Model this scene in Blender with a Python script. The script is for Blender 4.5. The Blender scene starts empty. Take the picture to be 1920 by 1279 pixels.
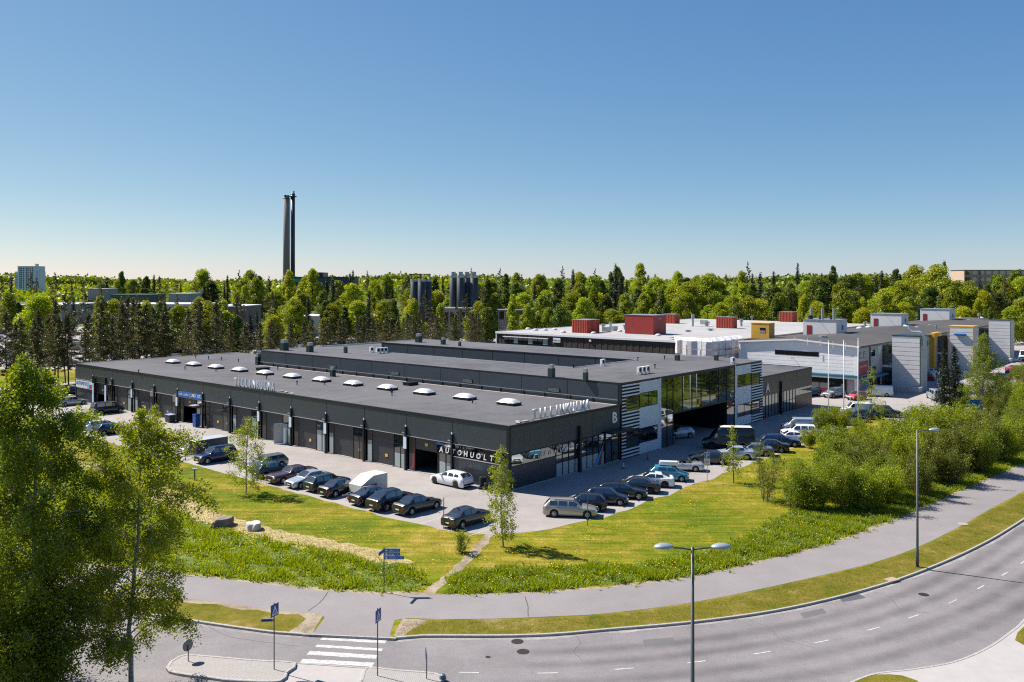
import bpy, bmesh, math, random
import numpy as np
from mathutils import Vector, Matrix
from mathutils.geometry import tessellate_polygon

random.seed(7)
R = math.radians
SC = bpy.context.scene
COL = SC.collection

# ---------------------------------------------------------------- camera, sky, sun, exposure
F, HC, HOR = 1600.0, 20.7, 530.0          # focal length in photo pixels, eye height (m), horizon row
cam_d = bpy.data.cameras.new('camera'); cam = bpy.data.objects.new('camera', cam_d); COL.objects.link(cam)
cam.location = (0, 0, HC); cam.rotation_euler = (R(90), 0, 0)
cam_d.sensor_width = 36.0; cam_d.lens = 36.0*F/1920; cam_d.shift_y = -(639.5-HOR)/1920
cam_d.clip_start = 0.5; cam_d.clip_end = 20000
SC.camera = cam
SUN_EL = 48.0; SUN_DIR = (-0.893, 0.450)   # horizontal direction towards the sun
world = bpy.data.worlds.new('World'); SC.world = world; world.use_nodes = True
wn = world.node_tree; wn.nodes.clear()
sky = wn.nodes.new('ShaderNodeTexSky'); sky.sky_type = 'NISHITA'; sky.sun_disc = False
sky.sun_elevation = R(SUN_EL); sky.sun_rotation = math.atan2(SUN_DIR[0], SUN_DIR[1])
sky.altitude = 800; sky.air_density = 0.7; sky.dust_density = 0.5; sky.ozone_density = 7.0
bg = wn.nodes.new('ShaderNodeBackground'); bg.inputs[1].default_value = 0.068
wo = wn.nodes.new('ShaderNodeOutputWorld')
# one even film response over the whole sky: channel * gain, power, gain (the same in every direction)
S0 = 0.127; sep = wn.nodes.new('ShaderNodeSeparateColor'); com = wn.nodes.new('ShaderNodeCombineColor'); wn.links.new(sky.outputs[0], sep.inputs[0])
for ch, tint, gm, k in ((0,.93,1.05,1.32),(1,1.03,.77,.88),(2,1.06,.42,.745)):
    m1 = wn.nodes.new('ShaderNodeMath'); m1.operation = 'MULTIPLY'; m1.inputs[1].default_value = S0*tint; wn.links.new(sep.outputs[ch], m1.inputs[0])
    m2 = wn.nodes.new('ShaderNodeMath'); m2.operation = 'POWER'; m2.inputs[1].default_value = gm; wn.links.new(m1.outputs[0], m2.inputs[0])
    m3 = wn.nodes.new('ShaderNodeMath'); m3.operation = 'MULTIPLY'; m3.inputs[1].default_value = k/S0; wn.links.new(m2.outputs[0], m3.inputs[0]); wn.links.new(m3.outputs[0], com.inputs[ch])
wn.links.new(com.outputs[0], bg.inputs[0]); wn.links.new(bg.outputs[0], wo.inputs[0])
sun_d = bpy.data.lights.new('sun', 'SUN'); sun_d.energy = 5.0; sun_d.angle = R(0.53); sun_d.color = (1.0, 0.94, 0.85)
sun = bpy.data.objects.new('sun', sun_d); COL.objects.link(sun)
ce = math.cos(R(SUN_EL))
sun.rotation_euler = Vector((SUN_DIR[0]*ce, SUN_DIR[1]*ce, math.sin(R(SUN_EL)))).to_track_quat('Z', 'Y').to_euler()
SC.view_settings.view_transform = 'Standard'; SC.view_settings.look = 'None'
SC.view_settings.exposure = 0.90; SC.view_settings.gamma = 1.0; SC.view_settings.use_curve_mapping = False
SC.render.engine = 'CYCLES'
SC.cycles.use_denoising = False
SC.cycles.filter_width = 1.15
SC.cycles.max_bounces = 6; SC.cycles.diffuse_bounces = 2; SC.cycles.glossy_bounces = 3
SC.cycles.transmission_bounces = 4; SC.cycles.transparent_max_bounces = 4
SC.cycles.use_fast_gi = False
SC.cycles.sample_clamp_indirect = 0.8
SC.cycles.caustics_reflective = False; SC.cycles.caustics_refractive = False; SC.cycles.blur_glossy = 1.0

# ---------------------------------------------------------------- geometry helpers
def gp(u, v, z=0.0):
    """photo pixel on the level z -> world point"""
    Y = F*(HC-z)/(v-HOR)
    return Vector(((u-960)/F*Y, Y, z))
C0 = Vector((-0.317, 84.5, 0.0))
E1 = Vector((-0.7587, 0.6515, 0)); E2 = Vector((0.6515, 0.7587, 0))
ROT = math.atan2(E2.y, E2.x)
def W(t, s, z=0.0):
    return C0 + E2*t + E1*s + Vector((0, 0, z))
def loc_of(u, v, z=0.0):
    d = gp(u, v, z) - C0
    return d.dot(E2), d.dot(E1)

class MB:
    def __init__(s): s.v = []; s.f = []; s.m = []
    def poly(s, pts, m=0):
        n = len(s.v); s.v += [tuple(p) for p in pts]; s.f.append(tuple(range(n, n+len(pts)))); s.m.append(m); return s
    def box(s, x0, x1, y0, y1, z0, z1, m=0):
        n = len(s.v)
        s.v += [(x0,y0,z0),(x1,y0,z0),(x1,y1,z0),(x0,y1,z0),(x0,y0,z1),(x1,y0,z1),(x1,y1,z1),(x0,y1,z1)]
        for f in ((0,3,2,1),(4,5,6,7),(0,1,5,4),(1,2,6,5),(2,3,7,6),(3,0,4,7)):
            s.f.append(tuple(n+i for i in f)); s.m.append(m)
        return s
    def prism(s, pts, z0, z1, m=0, mside=None):
        """pts: CCW 2-D outline (concave allowed)"""
        n = len(s.v); k = len(pts); ms = m if mside is None else mside
        s.v += [(p[0], p[1], z0) for p in pts] + [(p[0], p[1], z1) for p in pts]
        tri = tessellate_polygon([[Vector((p[0], p[1], 0)) for p in pts]])
        for t in tri:
            a, b, c = [Vector((pts[i][0], pts[i][1], 0)) for i in t]
            if (b-a).cross(c-a).z < 0: t = t[::-1]
            s.f.append(tuple(n+k+i for i in t)); s.m.append(m)
        for i in range(k):
            j = (i+1) % k; s.f.append((n+i, n+j, n+k+j, n+k+i)); s.m.append(ms)
        return s
    def sheet(s, pts, z, m=0):
        n = len(s.v); s.v += [(p[0], p[1], z) for p in pts]
        for t in tessellate_polygon([[Vector((p[0], p[1], 0)) for p in pts]]):
            a, b, c = [Vector((pts[i][0], pts[i][1], 0)) for i in t]
            if (b-a).cross(c-a).z < 0: t = t[::-1]
            s.f.append(tuple(n+i for i in t)); s.m.append(m)
        return s
    def lathe(s, prof, c=(0,0,0), n=12, m=0, axis='z', cap=True):
        """prof: list of (r, h) along axis"""
        b = len(s.v); k = len(prof)
        for r, h in prof:
            for i in range(n):
                a = 2*math.pi*i/n; p = (r*math.cos(a), r*math.sin(a), h)
                if axis == 'y': p = (p[0], p[2], -p[1])
                if axis == 'x': p = (p[2], p[1], -p[0])
                s.v.append((p[0]+c[0], p[1]+c[1], p[2]+c[2]))
        for j in range(k-1):
            for i in range(n):
                i2 = (i+1) % n
                s.f.append((b+j*n+i, b+j*n+i2, b+(j+1)*n+i2, b+(j+1)*n+i)); s.m.append(m)
        if cap:
            s.f.append(tuple(b+i for i in range(n))[::-1]); s.m.append(m)
            s.f.append(tuple(b+(k-1)*n+i for i in range(n))); s.m.append(m)
        return s
    def cyl(s, x, y, z0, z1, r0, r1=None, n=12, m=0):
        return s.lathe([(r0, z0), (r0 if r1 is None else r1, z1)], (x, y, 0), n, m)
    def tube(s, pts, r, n=6, m=0):
        pts = [Vector(p) for p in pts]; rs = r if isinstance(r, (list, tuple)) else [r]*len(pts)
        b = len(s.v)
        for i, p in enumerate(pts):
            d = (pts[min(i+1, len(pts)-1)] - pts[max(i-1, 0)]).normalized()
            a = d.orthogonal().normalized() if abs(d.z) > .9 else d.cross(Vector((0,0,1))).normalized()
            c = d.cross(a)
            for q in range(n):
                an = 2*math.pi*q/n
                s.v.append(tuple(p + (a*math.cos(an) + c*math.sin(an))*rs[i]))
        for i in range(len(pts)-1):
            for q in range(n):
                q2 = (q+1) % n
                s.f.append((b+i*n+q, b+i*n+q2, b+(i+1)*n+q2, b+(i+1)*n+q)); s.m.append(m)
        s.f.append(tuple(b+q for q in range(n))[::-1]); s.m.append(m)
        s.f.append(tuple(b+(len(pts)-1)*n+q for q in range(n))); s.m.append(m)
        return s
    def mesh(s, name, mats, smooth=False):
        me = bpy.data.meshes.new(name); me.from_pydata(s.v, [], s.f)
        for m in (mats if isinstance(mats, (list, tuple)) else [mats]): me.materials.append(m)
        me.polygons.foreach_set('material_index', s.m)
        if smooth: me.polygons.foreach_set('use_smooth', [True]*len(s.f))
        me.update(); return me
    def build(s, name, mats, parent=None, smooth=False, loc=None, rz=0):
        return add(name, s.mesh(name, mats, smooth), parent, loc, rz)

def add(name, me, parent=None, loc=None, rz=0, scale=None):
    o = bpy.data.objects.new(name, me); COL.objects.link(o)
    if parent is not None: o.parent = parent
    if loc is not None: o.location = loc
    if rz: o.rotation_euler = (0, 0, rz)
    if scale is not None: o.scale = (scale,)*3 if not isinstance(scale, (tuple, list)) else scale
    return o
def tag(o, label=None, cat=None, group=None, kind=None):
    if label: o['label'] = label
    if cat: o['category'] = cat
    if group: o['group'] = group
    if kind: o['kind'] = kind
    return o
def thing(name, label, cat, loc=(0,0,0), rz=0, group=None):
    o = add(name, None, None, loc, rz); o.empty_display_size = .3
    return tag(o, label, cat, group)
def np_mesh(name, verts, faces, mats, smooth=False, mi=None):
    """verts (n,3), faces (m,k) arrays"""
    me = bpy.data.meshes.new(name); verts = np.asarray(verts, np.float32); faces = np.asarray(faces, np.int32)
    m, k = faces.shape
    me.vertices.add(len(verts)); me.vertices.foreach_set('co', verts.ravel())
    me.loops.add(m*k); me.loops.foreach_set('vertex_index', faces.ravel())
    me.polygons.add(m); me.polygons.foreach_set('loop_start', np.arange(0, m*k, k, dtype=np.int32))
    me.polygons.foreach_set('loop_total', np.full(m, k, np.int32))
    for x in (mats if isinstance(mats, (list, tuple)) else [mats]): me.materials.append(x)
    if mi is not None: me.polygons.foreach_set('material_index', np.asarray(mi, np.int32))
    if smooth: me.polygons.foreach_set('use_smooth', np.ones(m, bool))
    me.update(calc_edges=True); return me

# ---------------------------------------------------------------- materials
def lin(c):
    return tuple((x/255/12.92 if x <= 10 else ((x/255+.055)/1.055)**2.4) for x in c)
MATS = {}
def mat(name, col, rough=.6, metal=0, var=0.0, scale=3.0, col2=None, bump=0, bscale=None, spec=.5, coat=0, detail=4, emis=None,
        stretch=None, obj_var=0, space='world', trans=0):
    """procedural Principled; var mixes col with col2 (or a darker col) by noise"""
    if name in MATS: return MATS[name]
    m = bpy.data.materials.new(name); m.use_nodes = True; nt = m.node_tree; N = nt.nodes; L = nt.links
    p = N['Principled BSDF']
    p.inputs['Base Color'].default_value = (*col[:3], 1); p.inputs['Roughness'].default_value = rough
    p.inputs['Metallic'].default_value = metal; p.inputs['Specular IOR Level'].default_value = spec
    p.inputs['Coat Weight'].default_value = coat; p.inputs['Coat Roughness'].default_value = .04
    if trans: p.inputs['Transmission Weight'].default_value = trans
    if emis: p.inputs['Emission Color'].default_value = (*col[:3], 1); p.inputs['Emission Strength'].default_value = emis
    if var or bump:
        if space == 'world':
            tc = N.new('ShaderNodeNewGeometry').outputs['Position']
        else:
            tc = N.new('ShaderNodeTexCoord').outputs['Object']
        mp = N.new('ShaderNodeMapping'); L.new(tc, mp.inputs[0])
        if stretch: mp.inputs['Scale'].default_value = stretch
    if var:
        n = N.new('ShaderNodeTexNoise'); n.inputs['Scale'].default_value = scale; n.inputs['Detail'].default_value = detail
        n.inputs['Roughness'].default_value = .65
        L.new(mp.outputs[0], n.inputs['Vector'])
        cr = N.new('ShaderNodeMapRange'); cr.inputs[1].default_value = .32; cr.inputs[2].default_value = .68
        L.new(n.outputs[0], cr.inputs[0])
        mx = N.new('ShaderNodeMix'); mx.data_type = 'RGBA'
        c2 = col2 or tuple(x*(1-var) for x in col)
        mx.inputs[6].default_value = (*col[:3], 1); mx.inputs[7].default_value = (*c2[:3], 1)
        L.new(cr.outputs[0], mx.inputs[0]); L.new(mx.outputs[2], p.inputs['Base Color'])
    if bump:
        n2 = N.new('ShaderNodeTexNoise'); n2.inputs['Scale'].default_value = bscale or scale*6; n2.inputs['Detail'].default_value = 3
        L.new(mp.outputs[0], n2.inputs['Vector'])
        b = N.new('ShaderNodeBump'); b.inputs['Strength'].default_value = bump; b.inputs['Distance'].default_value = .05
        L.new(n2.outputs[0], b.inputs['Height']); L.new(b.outputs[0], p.inputs['Normal'])
    MATS[name] = m; return m

def ramp_mat(name, stops, scales=(0.05, .5, 6), weights=(.5, .3, .2), rough=.9, bump=.3, bscale=10, spec=.2, speck=None, streak=None):
    """ground material: three octaves of world noise summed and sent through a colour ramp"""
    m = bpy.data.materials.new(name); m.use_nodes = True; N = m.node_tree.nodes; L = m.node_tree.links
    p = N['Principled BSDF']; p.inputs['Roughness'].default_value = rough; p.inputs['Specular IOR Level'].default_value = spec
    g = N.new('ShaderNodeNewGeometry').outputs['Position']; acc = None
    for sc, w in zip(scales, weights):
        n = N.new('ShaderNodeTexNoise'); n.inputs['Scale'].default_value = sc; n.inputs['Detail'].default_value = 4; n.inputs['Roughness'].default_value = .6
        L.new(g, n.inputs['Vector'])
        ml = N.new('ShaderNodeMath'); ml.operation = 'MULTIPLY_ADD'; ml.inputs[1].default_value = w
        L.new(n.outputs[0], ml.inputs[0])
        if acc is None: ml.inputs[2].default_value = 0
        else: L.new(acc, ml.inputs[2])
        acc = ml.outputs[0]
    cr = N.new('ShaderNodeValToRGB'); L.new(acc, cr.inputs[0]); el = cr.color_ramp.elements
    while len(el) < len(stops): el.new(.5)
    for e, (pos, c) in zip(el, stops): e.position = pos; e.color = (*c, 1)
    out = cr.outputs[0]
    if speck:
        n = N.new('ShaderNodeTexNoise'); n.inputs['Scale'].default_value = speck[0]; n.inputs['Detail'].default_value = 2; L.new(g, n.inputs['Vector'])
        mr = N.new('ShaderNodeMapRange'); mr.inputs[1].default_value = .3; mr.inputs[2].default_value = .7
        mr.inputs[3].default_value = 1-speck[1]; mr.inputs[4].default_value = 1+speck[1]; L.new(n.outputs[0], mr.inputs[0])
        vm = N.new('ShaderNodeVectorMath'); vm.operation = 'SCALE'; L.new(out, vm.inputs[0]); L.new(mr.outputs[0], vm.inputs['Scale']); out = vm.outputs[0]
    if streak:
        mp = N.new('ShaderNodeMapping'); mp.inputs['Rotation'].default_value = (0, 0, streak[0]); mp.inputs['Scale'].default_value = (.12, 1.6, 1); L.new(g, mp.inputs[0])
        n = N.new('ShaderNodeTexNoise'); n.inputs['Scale'].default_value = 1; n.inputs['Detail'].default_value = 3; L.new(mp.outputs[0], n.inputs['Vector'])
        mr = N.new('ShaderNodeMapRange'); mr.inputs[1].default_value = .35; mr.inputs[2].default_value = .65; mr.inputs[3].default_value = 1-streak[1]; mr.inputs[4].default_value = 1+streak[1]; L.new(n.outputs[0], mr.inputs[0])
        vm = N.new('ShaderNodeVectorMath'); vm.operation = 'SCALE'; L.new(out, vm.inputs[0]); L.new(mr.outputs[0], vm.inputs['Scale']); out = vm.outputs[0]
    L.new(out, p.inputs['Base Color'])
    if bump:
        n2 = N.new('ShaderNodeTexNoise'); n2.inputs['Scale'].default_value = bscale; n2.inputs['Detail'].default_value = 3; L.new(g, n2.inputs['Vector'])
        b = N.new('ShaderNodeBump'); b.inputs['Strength'].default_value = bump; b.inputs['Distance'].default_value = .06
        L.new(n2.outputs[0], b.inputs['Height']); L.new(b.outputs[0], p.inputs['Normal'])
    MATS[name] = m; return m

def leaf_mat(name, ca, cb, transl=.45, rough=.5, objv=.15, gloss=.35):
    """leaf: colour varies per leaf and per tree, light shines through"""
    m = bpy.data.materials.new(name); m.use_nodes = True; N = m.node_tree.nodes; L = m.node_tree.links
    p = N['Principled BSDF']; p.inputs['Roughness'].default_value = rough; p.inputs['Specular IOR Level'].default_value = gloss
    g = N.new('ShaderNodeNewGeometry'); mx = N.new('ShaderNodeMix'); mx.data_type = 'RGBA'
    mx.inputs[6].default_value = (*ca, 1); mx.inputs[7].default_value = (*cb, 1)
    L.new(g.outputs['Random Per Island'], mx.inputs[0])
    oi = N.new('ShaderNodeObjectInfo'); hs = N.new('ShaderNodeHueSaturation')
    mr = N.new('ShaderNodeMapRange'); mr.inputs[3].default_value = .5-objv*.03; mr.inputs[4].default_value = .5+objv*.07
    mv = N.new('ShaderNodeMapRange'); mv.inputs[3].default_value = 1-objv; mv.inputs[4].default_value = 1+objv
    ml = N.new('ShaderNodeMath'); ml.operation = 'MULTIPLY'; ml.inputs[1].default_value = 7.31
    fr = N.new('ShaderNodeMath'); fr.operation = 'FRACT'
    L.new(oi.outputs['Random'], mr.inputs[0]); L.new(oi.outputs['Random'], ml.inputs[0]); L.new(ml.outputs[0], fr.inputs[0]); L.new(fr.outputs[0], mv.inputs[0])
    L.new(mr.outputs[0], hs.inputs['Hue']); L.new(mv.outputs[0], hs.inputs['Value']); L.new(mx.outputs[2], hs.inputs['Color'])
    L.new(hs.outputs[0], p.inputs['Base Color'])
    t = N.new('ShaderNodeBsdfTranslucent'); hs2 = N.new('ShaderNodeHueSaturation'); hs2.inputs['Hue'].default_value = .485
    hs2.inputs['Saturation'].default_value = 1.1; hs2.inputs['Value'].default_value = 1.25
    L.new(hs.outputs[0], hs2.inputs['Color']); L.new(hs2.outputs[0], t.inputs[0])
    ms = N.new('ShaderNodeMixShader'); ms.inputs[0].default_value = transl
    L.new(p.outputs[0], ms.inputs[1]); L.new(t.outputs[0], ms.inputs[2]); L.new(ms.outputs[0], N['Material Output'].inputs[0])
    MATS[name] = m; return m

def mirror_glass(name, tint, refl, dark, rough=.015):
    m = bpy.data.materials.new(name); m.use_nodes = True; N = m.node_tree.nodes; L = m.node_tree.links
    p = N['Principled BSDF']; p.inputs['Base Color'].default_value = (*dark, 1); p.inputs['Roughness'].default_value = .1
    g = N.new('ShaderNodeBsdfGlossy'); g.inputs[0].default_value = (*tint, 1); g.inputs[1].default_value = rough
    fr = N.new('ShaderNodeLayerWeight'); fr.inputs[0].default_value = .35
    mr = N.new('ShaderNodeMapRange'); mr.inputs[3].default_value = refl; mr.inputs[4].default_value = min(1, refl+.35); L.new(fr.outputs['Fresnel'], mr.inputs[0])
    ms = N.new('ShaderNodeMixShader'); L.new(mr.outputs[0], ms.inputs[0])
    L.new(p.outputs[0], ms.inputs[1]); L.new(g.outputs[0], ms.inputs[2]); L.new(ms.outputs[0], N['Material Output'].inputs[0])
    MATS[name] = m; return m

# ground family
LAWN = ramp_mat('lawn_grass', [(.40,(.080,.115,.006)),(.47,(.128,.148,.009)),(.53,(.195,.170,.016)),(.61,(.30,.225,.05))],
                scales=(.10,.6,4), weights=(.46,.32,.22), bump=.35, bscale=9, speck=(12,.26), spec=.05, streak=(.7,.22))
VERGE = ramp_mat('verge_grass', [(.39,(.065,.085,.007)),(.46,(.115,.108,.012)),(.54,(.155,.128,.022)),(.62,(.23,.175,.065))],
                scales=(.3,1.3,6), weights=(.45,.33,.22), spec=.05, bump=.4, bscale=12, speck=(16,.25))
WILD = ramp_mat('wild_grass', [(.36,(.055,.085,.014)),(.5,(.10,.135,.02)),(.64,(.16,.17,.035))], scales=(.3,1.2,6), bump=.7, bscale=6, speck=(9,.3))
STRAW = ramp_mat('dry_straw', [(.40,(.24,.22,.06)),(.5,(.38,.31,.13)),(.60,(.46,.37,.20))], scales=(.4,2,8), bump=.6, bscale=12, speck=(14,.25))
DIRT = ramp_mat('dirt_edge', [(.38,(.17,.13,.08)),(.5,(.27,.22,.16)),(.62,(.34,.28,.21))], scales=(.5,2,9), bump=.4, bscale=14, speck=(18,.25))
FORESTFLOOR = ramp_mat('ground_cover', [(.38,(.04,.06,.015)),(.5,(.07,.09,.02)),(.64,(.12,.12,.04))], scales=(.01,.06,.6), bump=0)
def asphalt_mat(name, a, b, c, streak=0, sp=.12):
    return ramp_mat(name, [(.36,a),(.5,b),(.64,c)], scales=(.07,.5,3.5), weights=(.5,.3,.2), rough=.85, bump=.12, bscale=40, spec=.3, speck=(26,sp))
YARD = asphalt_mat('yard_asphalt', (.24,.218,.205), (.295,.267,.252), (.345,.312,.295))
ROAD = asphalt_mat('road_asphalt', (.150,.137,.140), (.188,.172,.176), (.230,.212,.215), sp=.35)
PATH = asphalt_mat('path_asphalt', (.19,.172,.172), (.215,.196,.196), (.245,.224,.222), sp=.12)
KERB = mat('kerb_granite', (.40,.38,.36), .8, var=.35, scale=6, bump=.2)
PAINT_W = mat('road_paint', (.54,.53,.51), .7, var=.45, scale=5, detail=8)
# building family
ROOF = ramp_mat('roof_bitumen', [(.40,(.076,.075,.081)),(.48,(.104,.102,.111)),(.60,(.126,.124,.132))], scales=(.06,.5,4), weights=(.5,.3,.2), rough=.9, bump=.15, bscale=30, speck=(12,.08))
def add_seams(m, pitch, dark):
    N = m.node_tree.nodes; L = m.node_tree.links; b = N['Principled BSDF']; src = b.inputs['Base Color'].links[0].from_socket
    g = N.new('ShaderNodeNewGeometry'); mp = N.new('ShaderNodeMapping'); mp.vector_type = 'TEXTURE'; mp.inputs['Rotation'].default_value = (0, 0, ROT); L.new(g.outputs['Position'], mp.inputs[0])
    br = N.new('ShaderNodeTexBrick'); br.inputs['Scale'].default_value = 1; br.inputs['Brick Width'].default_value = 9; br.inputs['Row Height'].default_value = pitch; br.inputs['Mortar Size'].default_value = .045
    br.inputs['Color1'].default_value = (1,1,1,1); br.inputs['Color2'].default_value = (.93,.93,.94,1); br.inputs['Mortar'].default_value = (dark,dark,dark,1); br.inputs['Mortar Smooth'].default_value = .6
    L.new(mp.outputs[0], br.inputs['Vector']); mx = N.new('ShaderNodeMix'); mx.data_type = 'RGBA'; mx.blend_type = 'MULTIPLY'; mx.inputs[0].default_value = 1
    L.new(src, mx.inputs[6]); L.new(br.outputs[0], mx.inputs[7]); L.new(mx.outputs[2], b.inputs['Base Color'])
add_seams(ROOF, 1.0, .80)
def clad(name, c, rough=.38, var=.12): return mat(name, c, rough, .25, var=var, scale=.5, bump=.04, bscale=1.5, spec=.5)
PANEL = clad('black_cladding', (.050,.064,.080))
PANEL2 = clad('black_cladding_low', (.042,.052,.068), .33)
PANEL_A = clad('brown_black_cladding', (.055,.050,.044))
TRIM = mat('dark_trim', (.018,.022,.026), .4, .4)
TEAL = mat('teal_black_steel', (.012,.022,.030), .35, .4)
ALU = mat('aluminium_flashing', (.62,.63,.65), .35, .8)
LTGREY = mat('pale_grey_metal', (.42,.45,.47), .45, .2, var=.1, scale=1)
FROST = mat('frosted_panel', (.36,.42,.42), .25, 0, var=.12, scale=.8)
BROWN = mat('brown_door', (.075,.066,.055), .45, .1, var=.15, scale=1.2)
DOORG = mat('grey_sectional_door', (.045,.048,.055), .5, .2, var=.1, scale=.7)
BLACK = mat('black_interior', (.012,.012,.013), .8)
FLOORC = mat('shop_floor', (.12,.12,.115), .6)
WHITE = mat('white_panel', (.62,.66,.70), .5, 0, var=.06, scale=.4)
WHITEP = mat('white_plastic', (.78,.78,.77), .4)
DOME = mat('acrylic_dome', (.60,.59,.58), .18, 0, spec=.6)
GALV = mat('galvanised', (.36,.40,.40), .4, .6, var=.15, scale=4)
STACK = mat('dark_green_metal', (.028,.045,.042), .45, .3)
YELLOW = mat('yellow_plate', (.75,.45,.03), .5)
BLUE = mat('sign_blue', (.012,.13,.42), .4)
BLUEBIN = mat('bin_blue', (.012,.07,.30), .4)
RED = mat('red_paint', (.42,.03,.025), .45)
GLASS = mirror_glass('tinted_glass', (.52,.58,.60), .42, (.008,.011,.011))
GLASSD = mirror_glass('dark_glass', (.7,.74,.74), .16, (.010,.012,.013))
# ---------------------------------------------------------------- ground, roads
def smooth_line(pts, step=1.0):
    """Catmull-Rom through 2-D points"""
    P = [Vector((p[0], p[1])) for p in pts]; P = [2*P[0]-P[1]] + P + [2*P[-1]-P[-2]]; out = []
    for i in range(1, len(P)-2):
        n = max(1, int((P[i+1]-P[i]).length/step))
        for k in range(n):
            t = k/n; a, b, c, d = P[i-1], P[i], P[i+1], P[i+2]
            out.append(.5*((2*b)+(c-a)*t+(2*a-5*b+4*c-d)*t*t+(3*b-a-3*c+d)*t**3))
    out.append(P[-2]); return out
def pxline(px, z=0, step=1.0): return smooth_line([gp(u, v, z) for u, v in px], step)
def offset(line, d):
    out = []
    for i, p in enumerate(line):
        t = (line[min(i+1, len(line)-1)] - line[max(i-1, 0)]).normalized(); out.append(p + Vector((-t.y, t.x))*d)
    return out
def jit(line, a, seed=1):
    r = random.Random(seed); return [p + Vector((r.uniform(-a, a), r.uniform(-a, a))) for p in line]
def struct(name, mb, m, parent=None, smooth=False):
    o = mb.build(name, m, parent, smooth)
    if parent is None: tag(o, kind='structure')
    return o
def ribbon(line, w0, w1, z, m=0, mb=None):
    mb = mb or MB(); a = offset(line, w0); b = offset(line, w1)
    for i in range(len(line)-1): mb.poly([(*a[i], z), (*a[i+1], z), (*b[i+1], z), (*b[i], z)][::-1], m)
    return mb
def kerb_mesh(line, w, z0, z1):
    """stone kerb: top, front and back face swept along a line (left side = +)"""
    mb = MB(); a = line; b = offset(line, w)
    prof = [(0, z0), (0.0, z1-.03), (.03, z1), (w, z1), (w, z0)]
    rows = [[(*(p), 0) for p in offset(line, o)] for o, _ in prof]
    for j in range(len(prof)-1):
        for i in range(len(line)-1):
            p, q = rows[j][i], rows[j][i+1]; r, s = rows[j+1][i+1], rows[j+1][i]
            mb.poly([(p[0],p[1],prof[j][1]), (q[0],q[1],prof[j][1]), (r[0],r[1],prof[j+1][1]), (s[0],s[1],prof[j+1][1])])
    return mb

RZ = -0.12
struct('ground', MB().sheet([(-4200,-150),(4200,-150),(4200,4200),(-4200,4200)], -.6), FORESTFLOOR)
KL = pxline([(-260,1075),(0,1110),(160,1136),(315,1157),(415,1172),(512,1185),(567,1189)])
KR = pxline([(742,1196),(792,1192),(935,1192),(1035,1189),(1140,1180),(1298,1166),(1457,1144),(1603,1111),(1717,1075),(1831,1026),(1920,974),(2060,880),(2160,815)])
PU = pxline([(-260,1010),(0,1040),(190,1061),(382,1082),(465,1092),(552,1102),(615,1109),(715,1114),(800,1115.5),(900,1115),(1000,1112),(1140,1102),(1302,1082),(1465,1045),(1587,1011),(1709,962),(1800,922),(1920,870),(2060,805),(2160,765)])
PLl = pxline([(-260,1050),(0,1083),(190,1105),(340,1122),(415,1130),(515,1144),(600,1151)])
PLr = pxline([(765,1159),(830,1161),(935,1160),(1035,1156),(1140,1150),(1302,1129),(1465,1096),(1627,1058),(1721,1026),(1806,984),(1847,960),(1920,921),(2060,845),(2160,795)])
ROADO = struct('road', MB().sheet([(-120,18),(160,18),(160,120),(-120,120)], RZ), ROAD)
lawn_pts = KL + KR + [Vector((180,140)), Vector((400,420)), Vector((-400,420)), Vector((-150,60))]
struct('lawn', MB().sheet(lawn_pts, -.006), LAWN)
# path with its ramp to the crossing
ramp = [gp(740,1163), gp(731,1192), gp(740,1197.5), gp(655,1193.5), gp(575,1190), gp(590,1184), gp(609,1158)]
path_pts = PLl + [Vector((p.x,p.y)) for p in ramp[::-1]] + PLr + PU[::-1]
struct('path', MB().sheet(path_pts, .006), PATH)
vr = [Vector((p.x, p.y)) for p in (gp(767,1163), gp(738,1195.5))]
struct('verge', MB().sheet(jit(offset(PLr, -.12), .05, 3) + offset(KR, .1)[::-1], .002), VERGE)
struct('verge.001', MB().sheet(jit(offset(PLl, -.10), .05, 4) + offset(KL, .1)[::-1], .002), VERGE)
# bare dirt along the grass edges
struct('dirt_edge', MB().sheet(jit(offset(PU, .38), .28, 5) + offset(PU, -.02)[::-1], .000), DIRT)
struct('dirt_edge.001', MB().sheet(jit(offset(PLl, -.42), .22, 6) + offset(PLl, .05)[::-1], .004), DIRT)
struct('dirt_edge.002', MB().sheet(jit([Vector(gp(u,v)[:2]) for u, v in ((757,1159.5),(775,1160),(800,1163),(790,1172),(770,1183),(760,1192),(738,1194),(746,1178))], .08, 7), .0045), DIRT)
struct('dirt_edge.003', MB().sheet(jit([Vector(gp(u,v)[:2]) for u, v in ((608,1152),(590,1150.5),(560,1150),(572,1160),(560,1172),(540,1186),(587,1188))], .08, 8), .0045), DIRT)
struct('kerb', kerb_mesh(KR, .16, RZ-.05, .016), KERB)
struct('kerb.001', kerb_mesh(KL, .16, RZ-.05, .016), KERB)
struct('kerb.002', kerb_mesh([Vector(p[:2]) for p in (gp(567,1189.2), gp(655,1193.6), gp(742,1197.4))], .12, RZ-.05, .010), KERB)
# foot-worn track across the lawn
tr = pxline([(921,1000),(905,1018),(880,1045),(850,1075),(822,1097),(800,1116)], step=.7)
a_, b_ = jit(offset(tr, .42), .12, 9), jit(offset(tr, -.42), .12, 10)
struct('footpath', MB().sheet(a_ + b_[::-1], .003), DIRT)
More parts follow.
